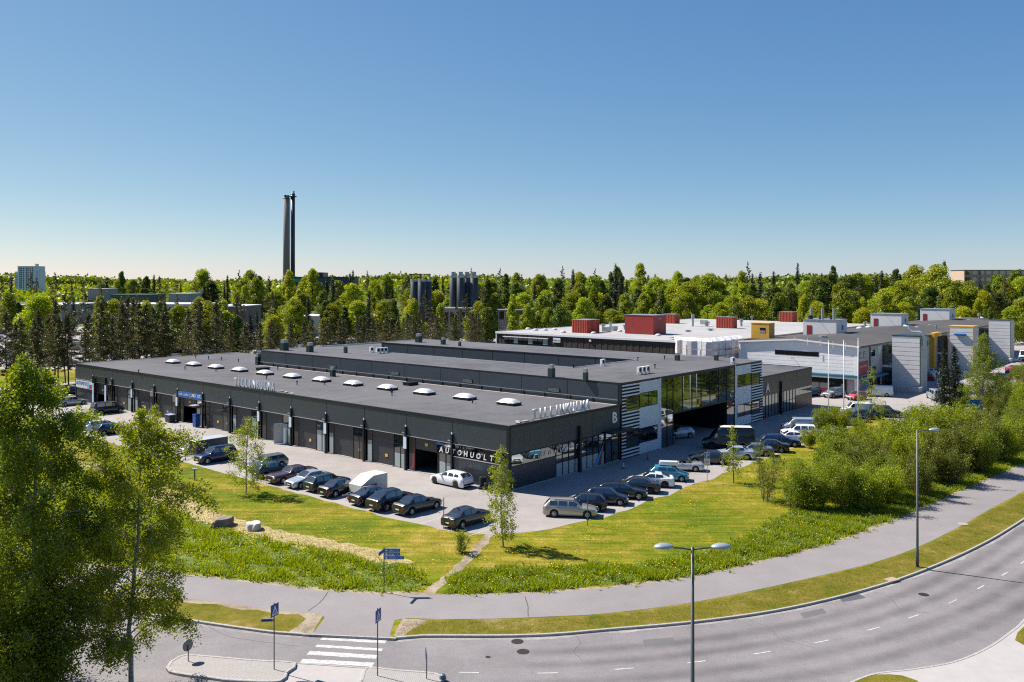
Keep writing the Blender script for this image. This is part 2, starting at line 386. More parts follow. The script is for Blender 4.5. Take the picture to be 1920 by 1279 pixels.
# yard
def dense(pts, step):
    out = []
    for a, b in zip(pts, pts[1:]+pts[:1]):
        n = max(1, min(140, int((b-a).length/step))); out += [a+(b-a)*i/n for i in range(n)]
    return out
yard = [W(-14,130), W(-14,2), gp(825,991.5), gp(880,1000), gp(916,1003), gp(950,1000), gp(1000,996), gp(1035,991), gp(1070,982), gp(1130,971)]
yard += [W(t, -12.5+.25*math.sin(t*1.3)) for t in range(3, 74, 3)]
yard += [gp(1662,784), gp(1690,790), gp(1718,800), gp(1745,782), gp(1775,772), gp(1830,742), gp(1930,726), gp(2300,690), gp(2300,625), W(330,-60), W(330,-1), W(120,130)]
struct('yard', MB().sheet(jit(dense([Vector(p[:2]) for p in yard], 1.1), .16, 11), .004), YARD)
struct('parking_lot', MB().sheet([(-330,205),(20,205),(40,245),(40,400),(-380,400)], .01), YARD)
DARKTAR = mat('tar_seam', (.06,.058,.06), .8)
def seam(px, w, parent_name, z):
    ln = pxline(px, 0, .6); return ribbon(jit(ln, .03, len(px)), -w/2, w/2, z)
seams = [([(615,1110),(606,1124),(590,1137),(578,1146)], .07), ([(985,1119),(990,1138),(991,1156)], .06)]
PATHO = bpy.data.objects['path']
for px, w in seams: seam(px, w, 'path', .009).build('tar_seam', DARKTAR, PATHO)
# zebra crossing, lane dashes, manholes on the road
ZS = [((603,1196.5),(724,1203)), ((593,1211),(717,1218.5)), ((578,1224),(707,1232)), ((565,1239),(700,1246.5))]
for i, (a, b) in enumerate(ZS):
    p, q = gp(*a, RZ), gp(*b, RZ); d = (q-p).normalized(); n = Vector((-d.y, d.x, 0)); mb = MB(); k = 14
    hw = .25 if i != 1 else .17
    rr = random.Random(i); up = []; lo = []
    for j in range(k+1):
        c = p + (q-p)*j/k; up.append(c + n*(hw + rr.uniform(-.035, .02))); lo.append(c - n*(hw + rr.uniform(-.03, .015)))
    mb.sheet([x[:2] for x in lo + up[::-1]], RZ+.004); mb.build('crossing_stripe', PAINT_W, ROADO)
CL = pxline([(760,1259),(879,1261),(1027,1262),(1170,1254),(1306,1241),(1429,1224),(1540,1203),(1638,1179),(1713,1156),(1786,1128),(1839,1101),(1884,1076),(1918,1054),(1990,1000)], RZ, .5)
for u, v in [(879,1261),(1027,1262),(1170,1254),(1306,1241),(1429,1224),(1540,1203),(1638,1179),(1713,1156),(1786,1128),(1839,1101),(1884,1076),(1918,1054)]:
    p = gp(u, v, RZ); i = min(range(len(CL)), key=lambda k: (CL[k]-p.xy).length)
    d = (CL[min(i+1, len(CL)-1)] - CL[max(i-1, 0)]).normalized()
    MB().box(-.54, .54, -.045, .045, 0, .003).build('lane_dash', PAINT_W, ROADO, loc=(p.x, p.y, RZ+.002), rz=math.atan2(d.y, d.x))
TYRED = asphalt_mat('worn_road_asphalt', (.150,.137,.140), (.188,.172,.176), (.230,.212,.215), sp=.35)
N_ = TYRED.node_tree.nodes; L_ = TYRED.node_tree.links; pb = N_['Principled BSDF']; s_ = pb.inputs['Base Color'].links[0].from_socket
at = N_.new('ShaderNodeAttribute'); at.attribute_name = 'wear'; nz = N_.new('ShaderNodeTexNoise'); nz.inputs['Scale'].default_value = .35; L_.new(N_.new('ShaderNodeNewGeometry').outputs['Position'], nz.inputs['Vector'])
m1 = N_.new('ShaderNodeMath'); m1.operation = 'MULTIPLY'; L_.new(at.outputs['Fac'], m1.inputs[0]); L_.new(nz.outputs[0], m1.inputs[1])
m2 = N_.new('ShaderNodeMath'); m2.operation = 'MULTIPLY_ADD'; m2.inputs[1].default_value = -.6; m2.inputs[2].default_value = 1; L_.new(m1.outputs[0], m2.inputs[0])
vm = N_.new('ShaderNodeVectorMath'); vm.operation = 'SCALE'; L_.new(s_, vm.inputs[0]); L_.new(m2.outputs[0], vm.inputs['Scale']); L_.new(vm.outputs[0], pb.inputs['Base Color'])
for off, w, sd in ((2.55,1.5,1),(.95,1.3,2),(-1.25,1.5,3),(-3.1,1.6,4)):
    ln = CL[6:]; cols = [offset(ln, off+w*(q/8-.5)) for q in range(9)]; nl = len(ln)
    V = [(p_.x, p_.y, RZ+.0012+sd*.0002) for c_ in cols for p_ in c_]; Fq = [(q*nl+i, (q+1)*nl+i, (q+1)*nl+i+1, q*nl+i+1) for q in range(8) for i in range(nl-1)]
    me = np_mesh('wheel_track', V, [f_[::-1] for f_ in Fq], TYRED); wa = me.attributes.new('wear', 'FLOAT', 'POINT')
    wa.data.foreach_set('value', [math.sin(math.pi*q/8)**1.5*min(1, i/12) for q in range(9) for i in range(nl)])
    add('wheel_track', me, ROADO)
IRON = mat('cast_iron', (.055,.04,.035), .6, .5, var=.4, scale=12)
for u, v, r in ((1732,1115,.34),(970,1203,.36),(981,1222,.36),(915,1232,.15)):
    p = gp(u, v, RZ)
    h = MB().lathe([(r, 0), (r, .006), (r*.85, .008)], n=20).build('manhole_cover', IRON, ROADO, loc=(p.x, p.y, RZ+.001))
wet = [(1575,1121),(1612,1114),(1622,1120),(1600,1127),(1580,1128)]
struct('damp_patch', MB().sheet(jit([Vector(gp(u,v,RZ)[:2]) for u, v in wet], .1, 3), RZ+.0035), mat('damp_asphalt', (.09,.088,.09), .5), ROADO)
p = gp(1672,1087); MB().box(-.45,.45,-.3,.3,-.02,.03).build('drain_slab', mat('drain_slab', (.38,.28,.22), .8, var=.2, scale=5), bpy.data.objects['verge'], loc=(p.x,p.y,.01), rz=.5)
p = gp(1806,983); MB().lathe([(.42,0),(.42,.03),(.3,.05)], n=16).build('well_ring', mat('well_ring', (.36,.29,.24), .8, var=.2, scale=5), bpy.data.objects['verge'], loc=(p.x,p.y,.01))
# side road, its kerb and grass on the right
SK = pxline([(1560,1300),(1591,1279),(1640,1261),(1717,1252),(1790,1238),(1851,1212),(1896,1181),(1920,1159),(1990,1080),(2060,1030)], 0, .5)
struct('side_pavement', MB().sheet(SK + [Vector((70,60)), Vector((70,22)), Vector((16,22))], -.02), mat('pale_asphalt', (.37,.35,.335), .85, var=.12, scale=.8, bump=.1, bscale=30))
struct('kerb.003', kerb_mesh(SK[::-1], .15, RZ-.05, -.004), KERB)
struct('lawn.001', MB().sheet(jit([Vector(gp(u,v)[:2]) for u,v in ((1590,1290),(1611,1272),(1640,1265),(1664,1263),(1690,1266),(1717,1274),(1740,1290))], .1, 2), -.012), VERGE)
struct('lawn.002', MB().sheet(jit([Vector(gp(u,v)[:2]) for u,v in ((1905,1200),(1909,1186),(1921,1170),(1990,1110),(2010,1210),(1930,1216))], .1, 3), -.012), VERGE)
# traffic islands with paving
def paving_mat():
    m = bpy.data.materials.new('island_paving'); m.use_nodes = True; N = m.node_tree.nodes; L = m.node_tree.links; p = N['Principled BSDF']
    g = N.new('ShaderNodeNewGeometry'); b = N.new('ShaderNodeTexBrick'); b.inputs['Scale'].default_value = 2.4
    b.inputs['Color1'].default_value = (.36,.33,.31,1); b.inputs['Color2'].default_value = (.31,.285,.27,1); b.inputs['Mortar'].default_value = (.17,.16,.15,1)
    b.inputs['Mortar Size'].default_value = .03
    L.new(g.outputs['Position'], b.inputs['Vector']); L.new(b.outputs[0], p.inputs['Base Color']); p.inputs['Roughness'].default_value = .85
    return m
PAVE = paving_mat()
isl = [[(311,1252),(318,1240),(335,1230),(350,1226),(472,1236),(556,1242),(540,1260),(526,1277),(440,1276),(390,1270),(340,1264),(317,1259)],
       [(687,1251),(745,1255),(800,1259),(817,1261),(829,1266),(833,1274),(826,1284),(800,1296),(664,1296),(675,1276)]]
for px in isl:
    ln = [Vector(gp(u, v)[:2]) for u, v in px]
    if sum(ln[i].x*ln[(i+1)%len(ln)].y - ln[(i+1)%len(ln)].x*ln[i].y for i in range(len(ln))) < 0: ln = ln[::-1]
    o = struct('traffic_island', MB().prism(ln, RZ-.05, .0), PAVE)
    cl = smooth_line(ln + [ln[0]], .4); kerb_mesh(cl, .17, RZ-.05, .018).build('kerb_stone', KERB, o)
p4 = [Vector(gp(u, v, RZ)[:2]) for u, v in ((560,1243),(690,1252),(676,1279),(528,1279))]
struct('crossing_refuge', MB().sheet(p4, RZ+.003), mat('refuge_asphalt', (.36,.335,.325), .85, var=.1, scale=2), ROADO)
MB().box(-2.0,2.0,-.05,.05,0,.02).build('refuge_line', KERB, bpy.data.objects['crossing_refuge'], loc=(*((gp(557,1244,RZ)+gp(688,1253,RZ))/2).xy, RZ+.004), rz=math.atan2(*(gp(688,1253,RZ)-gp(557,1244,RZ)).yx))
# tall wild grass, straw and flowers
def in_poly(pts, poly):
    x, y = pts[:,0], pts[:,1]; c = np.zeros(len(pts), bool); n = len(poly); j = n-1
    for i in range(n):
        xi, yi = poly[i]; xj, yj = poly[j]
        c ^= ((yi > y) != (yj > y)) & (x < (xj-xi)*(y-yi)/(yj-yi+1e-12)+xi); j = i
    return c
def scatter(poly, n, rng):
    poly = np.array([(p[0], p[1]) for p in poly]); lo, hi = poly.min(0), poly.max(0); out = np.zeros((0,2))
    while len(out) < n:
        q = rng.uniform(lo, hi, (n*2, 2)); out = np.vstack([out, q[in_poly(q, poly)]])
    return out[:n]
def tufts(pts, h, w, rng, blades=3, lean=.5, z=0.0):
    n = len(pts)*blades; base = np.repeat(pts, blades, 0) + rng.normal(0, w*1.2, (n,2))
    a = rng.uniform(0, 2*np.pi, n); hh = h*rng.uniform(.5, 1.3, n); ww = w*rng.uniform(.6, 1.4, n)
    dx, dy = np.cos(a), np.sin(a); l = rng.normal(0, lean, (n,2))*hh[:,None]
    z0 = np.full(n, z)
    A = np.c_[base[:,0]-dx*ww/2, base[:,1]-dy*ww/2, z0]; B = np.c_[base[:,0]+dx*ww/2, base[:,1]+dy*ww/2, z0]
    T = np.c_[base[:,0]+l[:,0], base[:,1]+l[:,1], z0+hh]
    v = np.stack([A, B, T], 1).reshape(-1, 3); f = np.arange(len(v)).reshape(-1, 3); return v, f
rng = np.random.default_rng(5)
GBLADE = leaf_mat('grass_blade', (.15,.225,.014), (.31,.36,.030), .5, objv=0)
GBLADE2 = leaf_mat('lawn_blade', (.11,.12,.008), (.24,.20,.022), .35, objv=0)
GBLADE3 = leaf_mat('straw_blade', (.32,.24,.10), (.50,.38,.22), .2, objv=0)
DAND = mat('dandelion', (.80,.50,.01), .6); CLOCK = mat('dandelion_clock', (.75,.75,.68), .8)
bankL = [gp(u,v) for u,v in ((-200,890),(150,878),(250,915),(335,962),(420,990),(540,1020),(640,1040),(730,1055),(790,1076),(805,1095),(770,1110),(715,1111),(615,1105),(465,1088),(382,1078),(190,1056),(-200,1010))]
bankR = [gp(u,v) for u,v in ((845,1090),(868,1072),(960,1067),(1090,1062),(1200,1058),(1310,1042),(1395,1012),(1450,975),(1500,955),(1600,945),(1700,920),(1800,880),(1920,830),(2000,800),(2000,825),(1920,866),(1800,918),(1709,958),(1587,1007),(1465,1041),(1302,1078),(1140,1098),(1000,1108),(900,1111),(840,1112))]
struct('wild_grass', MB().sheet(jit(smooth_line(bankL+[bankL[0]], .5)[:-1], .38, 21), -.002), WILD)
struct('wild_grass.001', MB().sheet(jit(smooth_line(bankR+[bankR[0]], .5)[:-1], .30, 22), -.002), WILD)
for poly, n in ((bankL, 16000), (bankR, 17000)):
    q = scatter(poly, n*2, rng); q = q + rng.normal(0, 1, q.shape)*np.where(rng.uniform(0,1,(len(q),1)) < .2, .38, .18)
    den = np.sin(q[:,0]*.9+1.7*np.sin(q[:,1]*.6))*np.sin(q[:,1]*1.1+1.3*np.sin(q[:,0]*.5)) + .5*np.sin(q[:,0]*2.7+q[:,1]*1.9)
    keep = rng.uniform(-1.5, 1.0, len(q)) < den; q = q[keep]; den = den[keep]; V_ = []; F_ = []; nv = 0
    for lo, hi, h in ((-9,-.2,.17),(-.2,.4,.27),(.4,9,.42)):
        s_ = q[(den >= lo) & (den < hi)]
        if len(s_): v, f = tufts(s_, h, .085, rng, 5, .5); V_.append(v); F_.append(f+nv); nv += len(v)
    v, f = np.vstack(V_), np.vstack(F_)
    tag(add('tall_grass', np_mesh('tall_grass', v, f, GBLADE)), 'lush uncut green grass along the %s stretch of the path' % ('left' if n == 16000 else 'right'), 'grass', kind='stuff')
lawn_area = [W(-14.3,75), W(-14.3,-2), gp(916,1006), gp(1040,994), gp(1130,974), W(20,-12.8), W(70,-12.8), gp(1600,860), gp(1450,970), gp(1330,1035), gp(1200,1058), gp(960,1066), gp(800,1075), gp(560,1020), gp(330,955), gp(150,870)]
v, f = tufts(scatter(lawn_area, 30000, rng), .03, .03, rng, 3, 1.4)
tag(add('lawn_tufts', np_mesh('lawn_tufts', v, f, GBLADE2)), 'short yellowish grass of the mown lawn', 'grass', kind='stuff')
vp = scatter([Vector((*p, 0)) for p in (offset(PLr, -.4) + offset(KR, .35)[::-1])], 14000, rng); v, f = tufts(vp, .035, .03, rng, 3, 1.2)
tag(add('verge_tufts', np_mesh('verge_tufts', v, f, GBLADE2)), 'sparse dry grass on the strip between path and road', 'grass', kind='stuff')
straw = [gp(u,v) for u,v in ((128,862),(175,868),(240,893),(335,925),(420,965),(520,992),(620,1012),(720,1035),(775,1056),(740,1058),(640,1042),(540,1022),(430,993),(335,965),(240,918),(160,885))]
struct('dry_grass', MB().sheet(jit([Vector(p) for p in smooth_line(straw+[straw[0]], .5)[:-1]], .35, 23), .0005), STRAW)
v, f = tufts(scatter(straw, 7000, rng), .05, .035, rng, 3, 1.5)
tag(add('straw', np_mesh('straw', v, f, GBLADE3)), 'band of cut dry straw lying across the left lawn', 'grass', kind='stuff')
def flowers(name, poly, n, m, label, clump=None):
    q = scatter(poly, n, rng)
    if clump: q = np.repeat(q[:n//clump], clump, 0) + rng.normal(0, .35, (n//clump*clump, 2))
    h = rng.uniform(.15, .38, len(q)); r = rng.uniform(.025, .05, len(q)); V = []
    for k in range(6): V.append(np.c_[q[:,0]+r*math.cos(k*1.047), q[:,1]+r*math.sin(k*1.047), h])
    v = np.stack(V, 1).reshape(-1,3); f = np.arange(len(v)).reshape(-1, 6)
    tag(add(name, np_mesh(name, v, f, m)), label, 'flowers', kind='stuff')
flowers('dandelions', bankL, 1500, DAND, 'yellow dandelions in the tall grass by the left path', 5)
flowers('dandelions.001', bankR, 1100, DAND, 'yellow dandelions in the tall grass right of the footpath', 5)
flowers('dandelion_clocks', bankR, 260, CLOCK, 'white dandelion seed heads in the tall grass')
flowers('dandelions.002', lawn_area, 900, DAND, 'scattered yellow dandelions on the mown lawn', 6)
WEED = leaf_mat('weed_leaf', (.07,.13,.014), (.15,.22,.025), .4, objv=0)
for poly, n, lab in ((bankL, 260, 'dark broad-leaved weeds in the left grass bank'), (bankR, 240, 'dark broad-leaved weeds in the right grass bank')):
    c = scatter(poly, n, rng); q = np.repeat(c, 26, 0) + rng.normal(0, .17, (n*26, 2)); k = len(q); zz = rng.uniform(.05, .42, k); a = rng.uniform(0, 6.28, k); r = rng.uniform(.03, .07, k); tl = rng.uniform(-.05, .05, (k, 2))
    V = np.stack([np.c_[q[:,0]+r*np.cos(a+i*1.571), q[:,1]+r*np.sin(a+i*1.571), zz+(tl[:,i % 2] if i < 2 else -tl[:,i % 2])] for i in range(4)], 1).reshape(-1,3)
    tag(add('weeds', np_mesh('weeds', V, np.arange(len(V)).reshape(-1,4), WEED)), lab, 'weeds', kind='stuff')
struct('wild_grass.002', MB().sheet(jit(dense([Vector(gp(u,v)[:2]) for u,v in ((1748,800),(1775,776),(1832,746),(1930,729),(2100,712),(2300,705),(2500,720),(2500,800),(2160,800),(1920,820),(1800,850),(1700,840))], 1.5), .3, 31), -.001), WILD)
YO = bpy.data.objects['yard']
for s in (-1.6, -7.2): MB().box(-2.3,2.3,-.05,.05,0,.003).build('bay_line', PAINT_W, YO, loc=(*W(-11.2, s).xy, .006), rz=ROT)
for t, s in ((-6.5,12.0),(-5.5,33.0),(-7.0,55.0),(40.0,-6.5),(-8.0,72.0)): MB().lathe([(.33,0),(.33,.004),(.28,.006)], n=18).build('manhole_cover', IRON, YO, loc=(*W(t, s).xy, .006))
GRIT = ramp_mat('gutter_grit', [(.40,(.20,.185,.18)),(.5,(.255,.235,.225)),(.60,(.32,.29,.27))], scales=(.4,2,9), rough=.9, bump=.1, bscale=40, speck=(22,.25))
for ln_, sd in ((KR, 41), (KL, 42)):
    a_ = [p_ + Vector((0,0)) for p_ in offset(ln_, -.01)]; b_ = jit(offset(ln_, -.34), .13, sd)
    struct('gutter_grit', MB().sheet(a_ + b_[::-1], RZ+.0032), GRIT, ROADO)
for px, w in (([(1080,1192),(1088,1206),(1078,1222),(1092,1240)], .025), ([(1392,1158),(1440,1176),(1462,1196),(1530,1216)], .025), ([(380,1168),(420,1190),(470,1200),(560,1212)], .025), ([(1640,1110),(1668,1120),(1690,1142),(1742,1150)], .025)):
    ribbon(jit(pxline(px, RZ, .35), .05, len(px)*7+px[0][0]), -w/2, w/2, RZ+.0036).build('tar_seam', DARKTAR, ROADO)
for px in ([(1205,1200),(1262,1196),(1266,1206),(1209,1211)], [(1500,1150),(1542,1141),(1550,1150),(1508,1160)]):
    MB().sheet(jit([Vector(gp(u,v,RZ)[:2]) for u,v in px], .04, 5), RZ+.0034).build('asphalt_patch', mat('patch_asphalt', (.125,.118,.12), .85, var=.2, scale=3), ROADO)
# ---------------------------------------------------------------- lettering
def text_mesh(body, size, depth, mats, shear=0.0, bold=0.0):
    cu = bpy.data.curves.new('lettering', 'FONT'); cu.body = body; cu.size = size; cu.extrude = depth/2
    cu.align_x = 'CENTER'; cu.align_y = 'BOTTOM_BASELINE'; cu.shear = shear; cu.offset = bold; cu.resolution_u = 2
    ob = bpy.data.objects.new('lettering', cu); COL.objects.link(ob)
    me = bpy.data.meshes.new_from_object(ob.evaluated_get(bpy.context.evaluated_depsgraph_get()))
    bpy.data.objects.remove(ob); me.materials.clear(); me.materials.append(mats); return me
def letters(parent, body, p0, p1, z, size, depth, m, facing, shear=0, bold=.0, name='letter', xs=1.0):
    """one mesh per character, spread from p0 to p1 (parent-local x,y); facing = z rotation of the text plane"""
    n = len(body)
    for i, ch in enumerate(body):
        if ch == ' ': continue
        f = (i+.5)/n; x = p0[0]+(p1[0]-p0[0])*f; y = p0[1]+(p1[1]-p0[1])*f
        o = add(name, text_mesh(ch, size, depth, m, shear, bold), parent, (x, y, z)); o.rotation_euler = (R(90), 0, facing); o.scale = (xs, 1, 1)

# ---------------------------------------------------------------- the black commercial building (local x = E2, y = E1)
B = thing('commercial_building', 'long black low-rise commercial building with flat grey roofs and a row of garage doors', 'building', C0, ROT)
BAY, NB = 7.2, 14; LEN = BAY*NB; H1, H2 = 6.4, 8.9; ZB = 3.84
WT = 20.0; T1, T2, T3, T4 = 31.3, 47.0, 58.3, 78.0
# cores
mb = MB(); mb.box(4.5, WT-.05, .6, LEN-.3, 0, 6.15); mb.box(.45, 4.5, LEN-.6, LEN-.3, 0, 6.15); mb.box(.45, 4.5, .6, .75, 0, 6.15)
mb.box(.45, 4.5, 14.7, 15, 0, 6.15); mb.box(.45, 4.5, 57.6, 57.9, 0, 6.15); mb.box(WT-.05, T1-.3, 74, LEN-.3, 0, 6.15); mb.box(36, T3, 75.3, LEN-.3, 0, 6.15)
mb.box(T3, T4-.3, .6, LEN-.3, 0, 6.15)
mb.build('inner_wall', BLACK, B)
MB().box(.45, 4.5, .75, LEN-.6, .0, .05).build('shop_floor', FLOORC, B)
mb = MB(); mb.box(WT+.05, 32-.02, .35, 15, 0, H2-.2); mb.box(46.82, T3-.1, .35, 15, 0, H2-.2); mb.box(32-.02, 46.82, .35, 15, 4.15, H2-.2)
mb.box(WT+.05, T1-.05, 15, 73.9, 0, H2-.2); mb.box(T2+.05, T3-.1, 15, 73.9, 0, H2-.2)
mb.build('upper_wall', TRIM, B)
# roofs
ro = MB(); ro.box(0.02, WT, 0.02, LEN, 6.15, H1); ro.box(WT, T1, 74.2, LEN, 6.15, H1-.002); ro.box(36, T3, 75.5, LEN, 6.15, H1-.004); ro.box(T3+.02, T4, .02, LEN, 6.15, H1-.003)
RF = ro.build('roof', ROOF, B)
ro = MB(); ro.box(WT-.02, T1, .0, 74, H2-.2, H2); ro.box(T1, T2, 0, 15, H2-.2, H2-.001); ro.box(T2, T3, 0, 74, H2-.2, H2-.002)
RF2 = ro.build('roof', ROOF, B)
ro = MB(); ro.box(T1+.02, T2-.02, 15.02, 73.9, 5.6, 5.9); ro.build('roof', ROOF, B)
# roof edge trims
def edge(x0, x1, y0, y1, z, m=TRIM, h=.10): return MB().box(x0, x1, y0, y1, z-.16, z+h).build('roof_edge', m, B)
edge(-.06, .14, -.06, LEN, H1); edge(.14, WT-.03, -.06, .14, H1); edge(.14, T1, LEN-.1, LEN+.08, H1, ALU); edge(T1-.1, T1+.05, 74.2, LEN-.1, H1, ALU)
edge(36, T4, LEN-.1, LEN+.08, H1, ALU); edge(T3+.05, T4, -.06, .14, H1-.01); edge(T4-.1, T4+.06, .14, LEN-.1, H1-.01)
edge(WT-.08, WT+.1, -.0, 74, H2, TRIM, .07); edge(WT+.1, T3-.1, 73.9, 74.1, H2, ALU, .12)
edge(T1-.12, T1+.06, 15.1, 73.9, H2, ALU, .10); edge(T1+.06, T2-.06, 14.95, 15.12, H2, ALU, .10); edge(T2-.06, T2+.12, 15.0, 73.9, H2, TRIM, .05)
edge(T3-.1, T3+.08, .0, 73.9, H2, ALU, .12); edge(WT+.1, T3-.1, -.08, .1, H2, TRIM, .06)
# facade along the row of doors: upper cladding
pm = MB().box(0, .22, .025, BAY-.025, ZB, 6.24).mesh('wall_panel', PANEL)
pm0 = MB().box(0, .22, .025, BAY+.575, ZB, 6.24).mesh('wall_panel', PANEL)
ys = [0, 7.8] + [7.8+ (LEN-7.8)/13*k for k in range(1, 14)]
MB().box(.12, .5, .3, LEN-.05, ZB-.03, 6.2).build('upper_backing', TRIM, B)
MB().box(.10, .5, .3, LEN-.05, ZB-.10, ZB-.035).build('soffit', TRIM, B)
MB().box(-.07, .12, .0, LEN, ZB-.05, ZB-.003).build('flashing', ALU, B)
for k in range(14):
    MB().box(0, .2, ys[k]+.03, ys[k+1]-.03, ZB, 6.24).build('wall_panel', PANEL, B)
MB().box(.0, T1, LEN+.0, LEN+.12, 0, 6.2).build('end_wall', PANEL, B)
# bay furniture
DP = MB().box(-.03, .03, -1.78, 1.78, 0, .60).mesh('door_section', DOORG)
LEAF_L = MB().box(-.03,.03,-.52,.52,0,2.55,0).mesh('door_leaf', BROWN)
FR = .35
def garage(y, opened=0, tagz=1.1, h=3.66):
    g = MB(); g.box(FR-.06, FR+.05, y-1.9, y-1.8, 0, ZB-.05); g.box(FR-.06, FR+.05, y+1.8, y+1.9, 0, ZB-.05); g.box(FR-.06, FR+.05, y-1.8, y+1.8, h, ZB-.05)
    d = g.build('garage_door', TRIM, B)
    for q in range(6):
        z = .02+q*.607
        if z < opened: continue
        add('door_section', DP, d, (FR, y, z))
    if tagz: MB().box(-.05,-.02,-.22,.22,-.16,.16).build('number_plate', YELLOW, d, loc=(FR-.03, y+ (-.6 if tagz<2 else 0), tagz))
    MB().box(-.25, .3, -1.8, 1.8, 0, .06).build('threshold', KERB, B, loc=(FR, y, 0))
    return d
FROSTM = {}
def entrance(y, m, glassy=False, w=1.06, opened=False):
    f = MB(); f.box(FR-.06,FR+.04,y-w-.08,y-w,0,ZB-.05); f.box(FR-.06,FR+.04,y+w,y+w+.08,0,ZB-.05); f.box(FR-.06,FR+.04,y-w,y+w,2.62,2.72); f.box(FR-.05,FR+.04,y-.04,y+.04,0,2.62); f.box(FR-.06,FR+.04,y-w,y+w,ZB-.13,ZB-.06)
    d = f.build('entrance', TRIM, B)
    MB().box(FR-.01,FR+.02,y-w,y+w,2.72,ZB-.13).build('transom_window', GLASSD, d)
    for s in (-1, 1):
        a, b = (y-w, y-.04) if s < 0 else (y+.04, y+w)
        if glassy:
            MB().box(FR-.03,FR+.02,a+.05,b-.05,.06,1.62).build('frosted_panel', FROST, d); MB().box(FR-.02,FR+.02,a+.05,b-.05,1.66,2.6).build('door_pane', GLASSD, d)
        elif m is FROST:
            MB().box(FR-.03,FR+.02,a+.05,b-.05,.06,2.58).build('door_leaf', FROST, d)
        else:
            o = MB().box(FR-.035,FR+.02,a+.02,b-.02,.03,2.6).build('door_leaf', m, d)
            MB().box(FR-.07,FR-.035,(b-.16 if s<0 else a+.1),(b-.1 if s<0 else a+.16),.95,1.25).build('door_handle', ALU, o)
    if opened:
        MB().box(-.04,.04,-.55,.55,.05,2.6).build('door_leaf', FROST, d, loc=(FR-.65, y+w+.1, 0), rz=R(62))
        MB().box(-.05,-.042,-.15,.15,1.6,1.95).build('paper_notice', YELLOW, d, loc=(FR-.65, y+w+.1, 0), rz=R(62))
    return d
side_m = {1:'bmw', 2:FROST, 3:FROST, 4:BROWN, 5:BROWN, 6:FROST, 7:BROWN, 8:BROWN, 9:BROWN, 10:FROST, 11:BROWN, 12:BROWN, 13:PANEL2}
ent = {1:('g',), 2:('g',), 3:('b',), 4:('f',), 5:('fo',), 6:('f',), 7:('b',), 8:('g',), 9:('b',), 10:('b',), 11:('f',), 12:('b',)}
for k in range(1, 14):
    y0, y1 = ys[k], ys[k+1]
    # post at the right end of the bay
    po = MB().box(-.20, .06, -.11, .11, 0, 4.75).box(-.26,.10,-.17,.17,0,.05).build('post', TEAL, B, loc=(0, y0+.02, 0))
    MB().lathe([(.02,0),(.07,.02),(.09,.16),(.04,.24)], n=8).build('post_lamp', WHITEP, po, loc=(-.09, 0, 4.75))
    if k in (2,4,5,6,9,11): MB().box(-.02,.02,-.25,.25,0,1.3).build('notice_plate', mat('pale_notice', (.62,.74,.82), .5), po, loc=(-.225, 0, 2.4))
    MB().tube([(-.1,.12,4.1),(-.35,.35,4.15)], .05, 6).build('floodlight', WHITEP, po)
    # narrow strip at the left end
    sm = side_m[k]
    if k < 13:
        MB().box(FR, FR+.1, y1-.95, y1-.12, 0, ZB-.06).build('side_panel', BROWN if sm in ('bmw', BROWN) else FROST if False else BROWN, B)
        if sm is FROST: MB().box(FR-.03, FR-.004, y1-.9, y1-.2, .05, 2.5).build('frosted_panel', FROST, B)
        if sm == 'bmw':
            MB().poly([(FR-.01,y1-.2,.1),(FR-.01,y1-.45,.1),(FR-.01,y1-.90,1.9),(FR-.01,y1-.90,1.2)][::-1]).build('colour_stripe', BLUE, B)
            MB().poly([(FR-.012,y1-.5,.1),(FR-.012,y1-.75,.1),(FR-.012,y1-.92,1.0),(FR-.012,y1-.92,2.5),(FR-.012,y1-.86,2.3)][::-1]).build('colour_stripe', RED, B)
    gy = y1-1.0-1.9
    if k == 1: garage(gy, 2.3, 3.1)
    elif k == 8: garage(gy, 2.3, 3.2)
    elif k == 12: garage(gy, 1.7, 2.6)
    elif k == 13: MB().box(FR-.25, FR, y0+.15, y1-.1, 0, ZB-.06).build('wall_panel', PANEL2, B)
    else: garage(gy, 0, 1.1 if k not in (3, 4) else (0 if k == 3 else 1.1))
    if k in ent:
        e = ent[k][0]; entrance(y0+.25+1.06, BROWN if e == 'b' else FROST, e == 'g', opened=(e == 'fo'))
        MB().box(FR+.02, FR+.3, y0+2.45, y0+2.62, 0, ZB-.06).build('pier', PANEL2, B)
# small awnings and tall portal at the far end
MB().box(-1.0,.1,-.6,.6,0,.06).build('awning', LTGREY, B, loc=(0, ys[8]+1.6, 3.0))
MB().box(-1.0,.1,-.6,.6,0,.06).build('awning', TRIM, B, loc=(0, ys[7]+1.6, 3.0))
y0, y1 = ys[12], ys[13]
mb = MB(); mb.box(-.25,.0,y1-.9,y1-.6,0,4.9); mb.box(-.25,.0,y0+2.2,y0+2.5,0,4.9); mb.box(-.25,.0,y0+2.5,y1-.9,4.5,4.9); mb.build('portal_frame', TRIM, B)
for yy in (y1-.5, y0+1.95): MB().box(-.05,0,-.28,.28,.2,3.6).build('poster_strip', mat('blue_poster', (.22,.42,.72), .5, var=.8, scale=1.2, col2=(.75,.78,.8)), B, loc=(-.28, yy, 0))
sg = MB().box(-.06,0,ys[13]+.5,LEN-.3,2.4,3.7).build('shop_sign', mat('pale_sign', (.70,.72,.74), .5), B)
BADGE = mat('sign_badge_blue', (.03,.16,.42), .5)
letters(sg, 'AUTOPESU', (-.07, LEN-.5), (-.07, ys[13]+2.5), 2.95, .8, .02, BADGE, R(-90), bold=.01)
MB().box(-.075,-.062,ys[13]+.6,ys[13]+1.4,2.5,3.2).build('sign_patch', RED, sg)
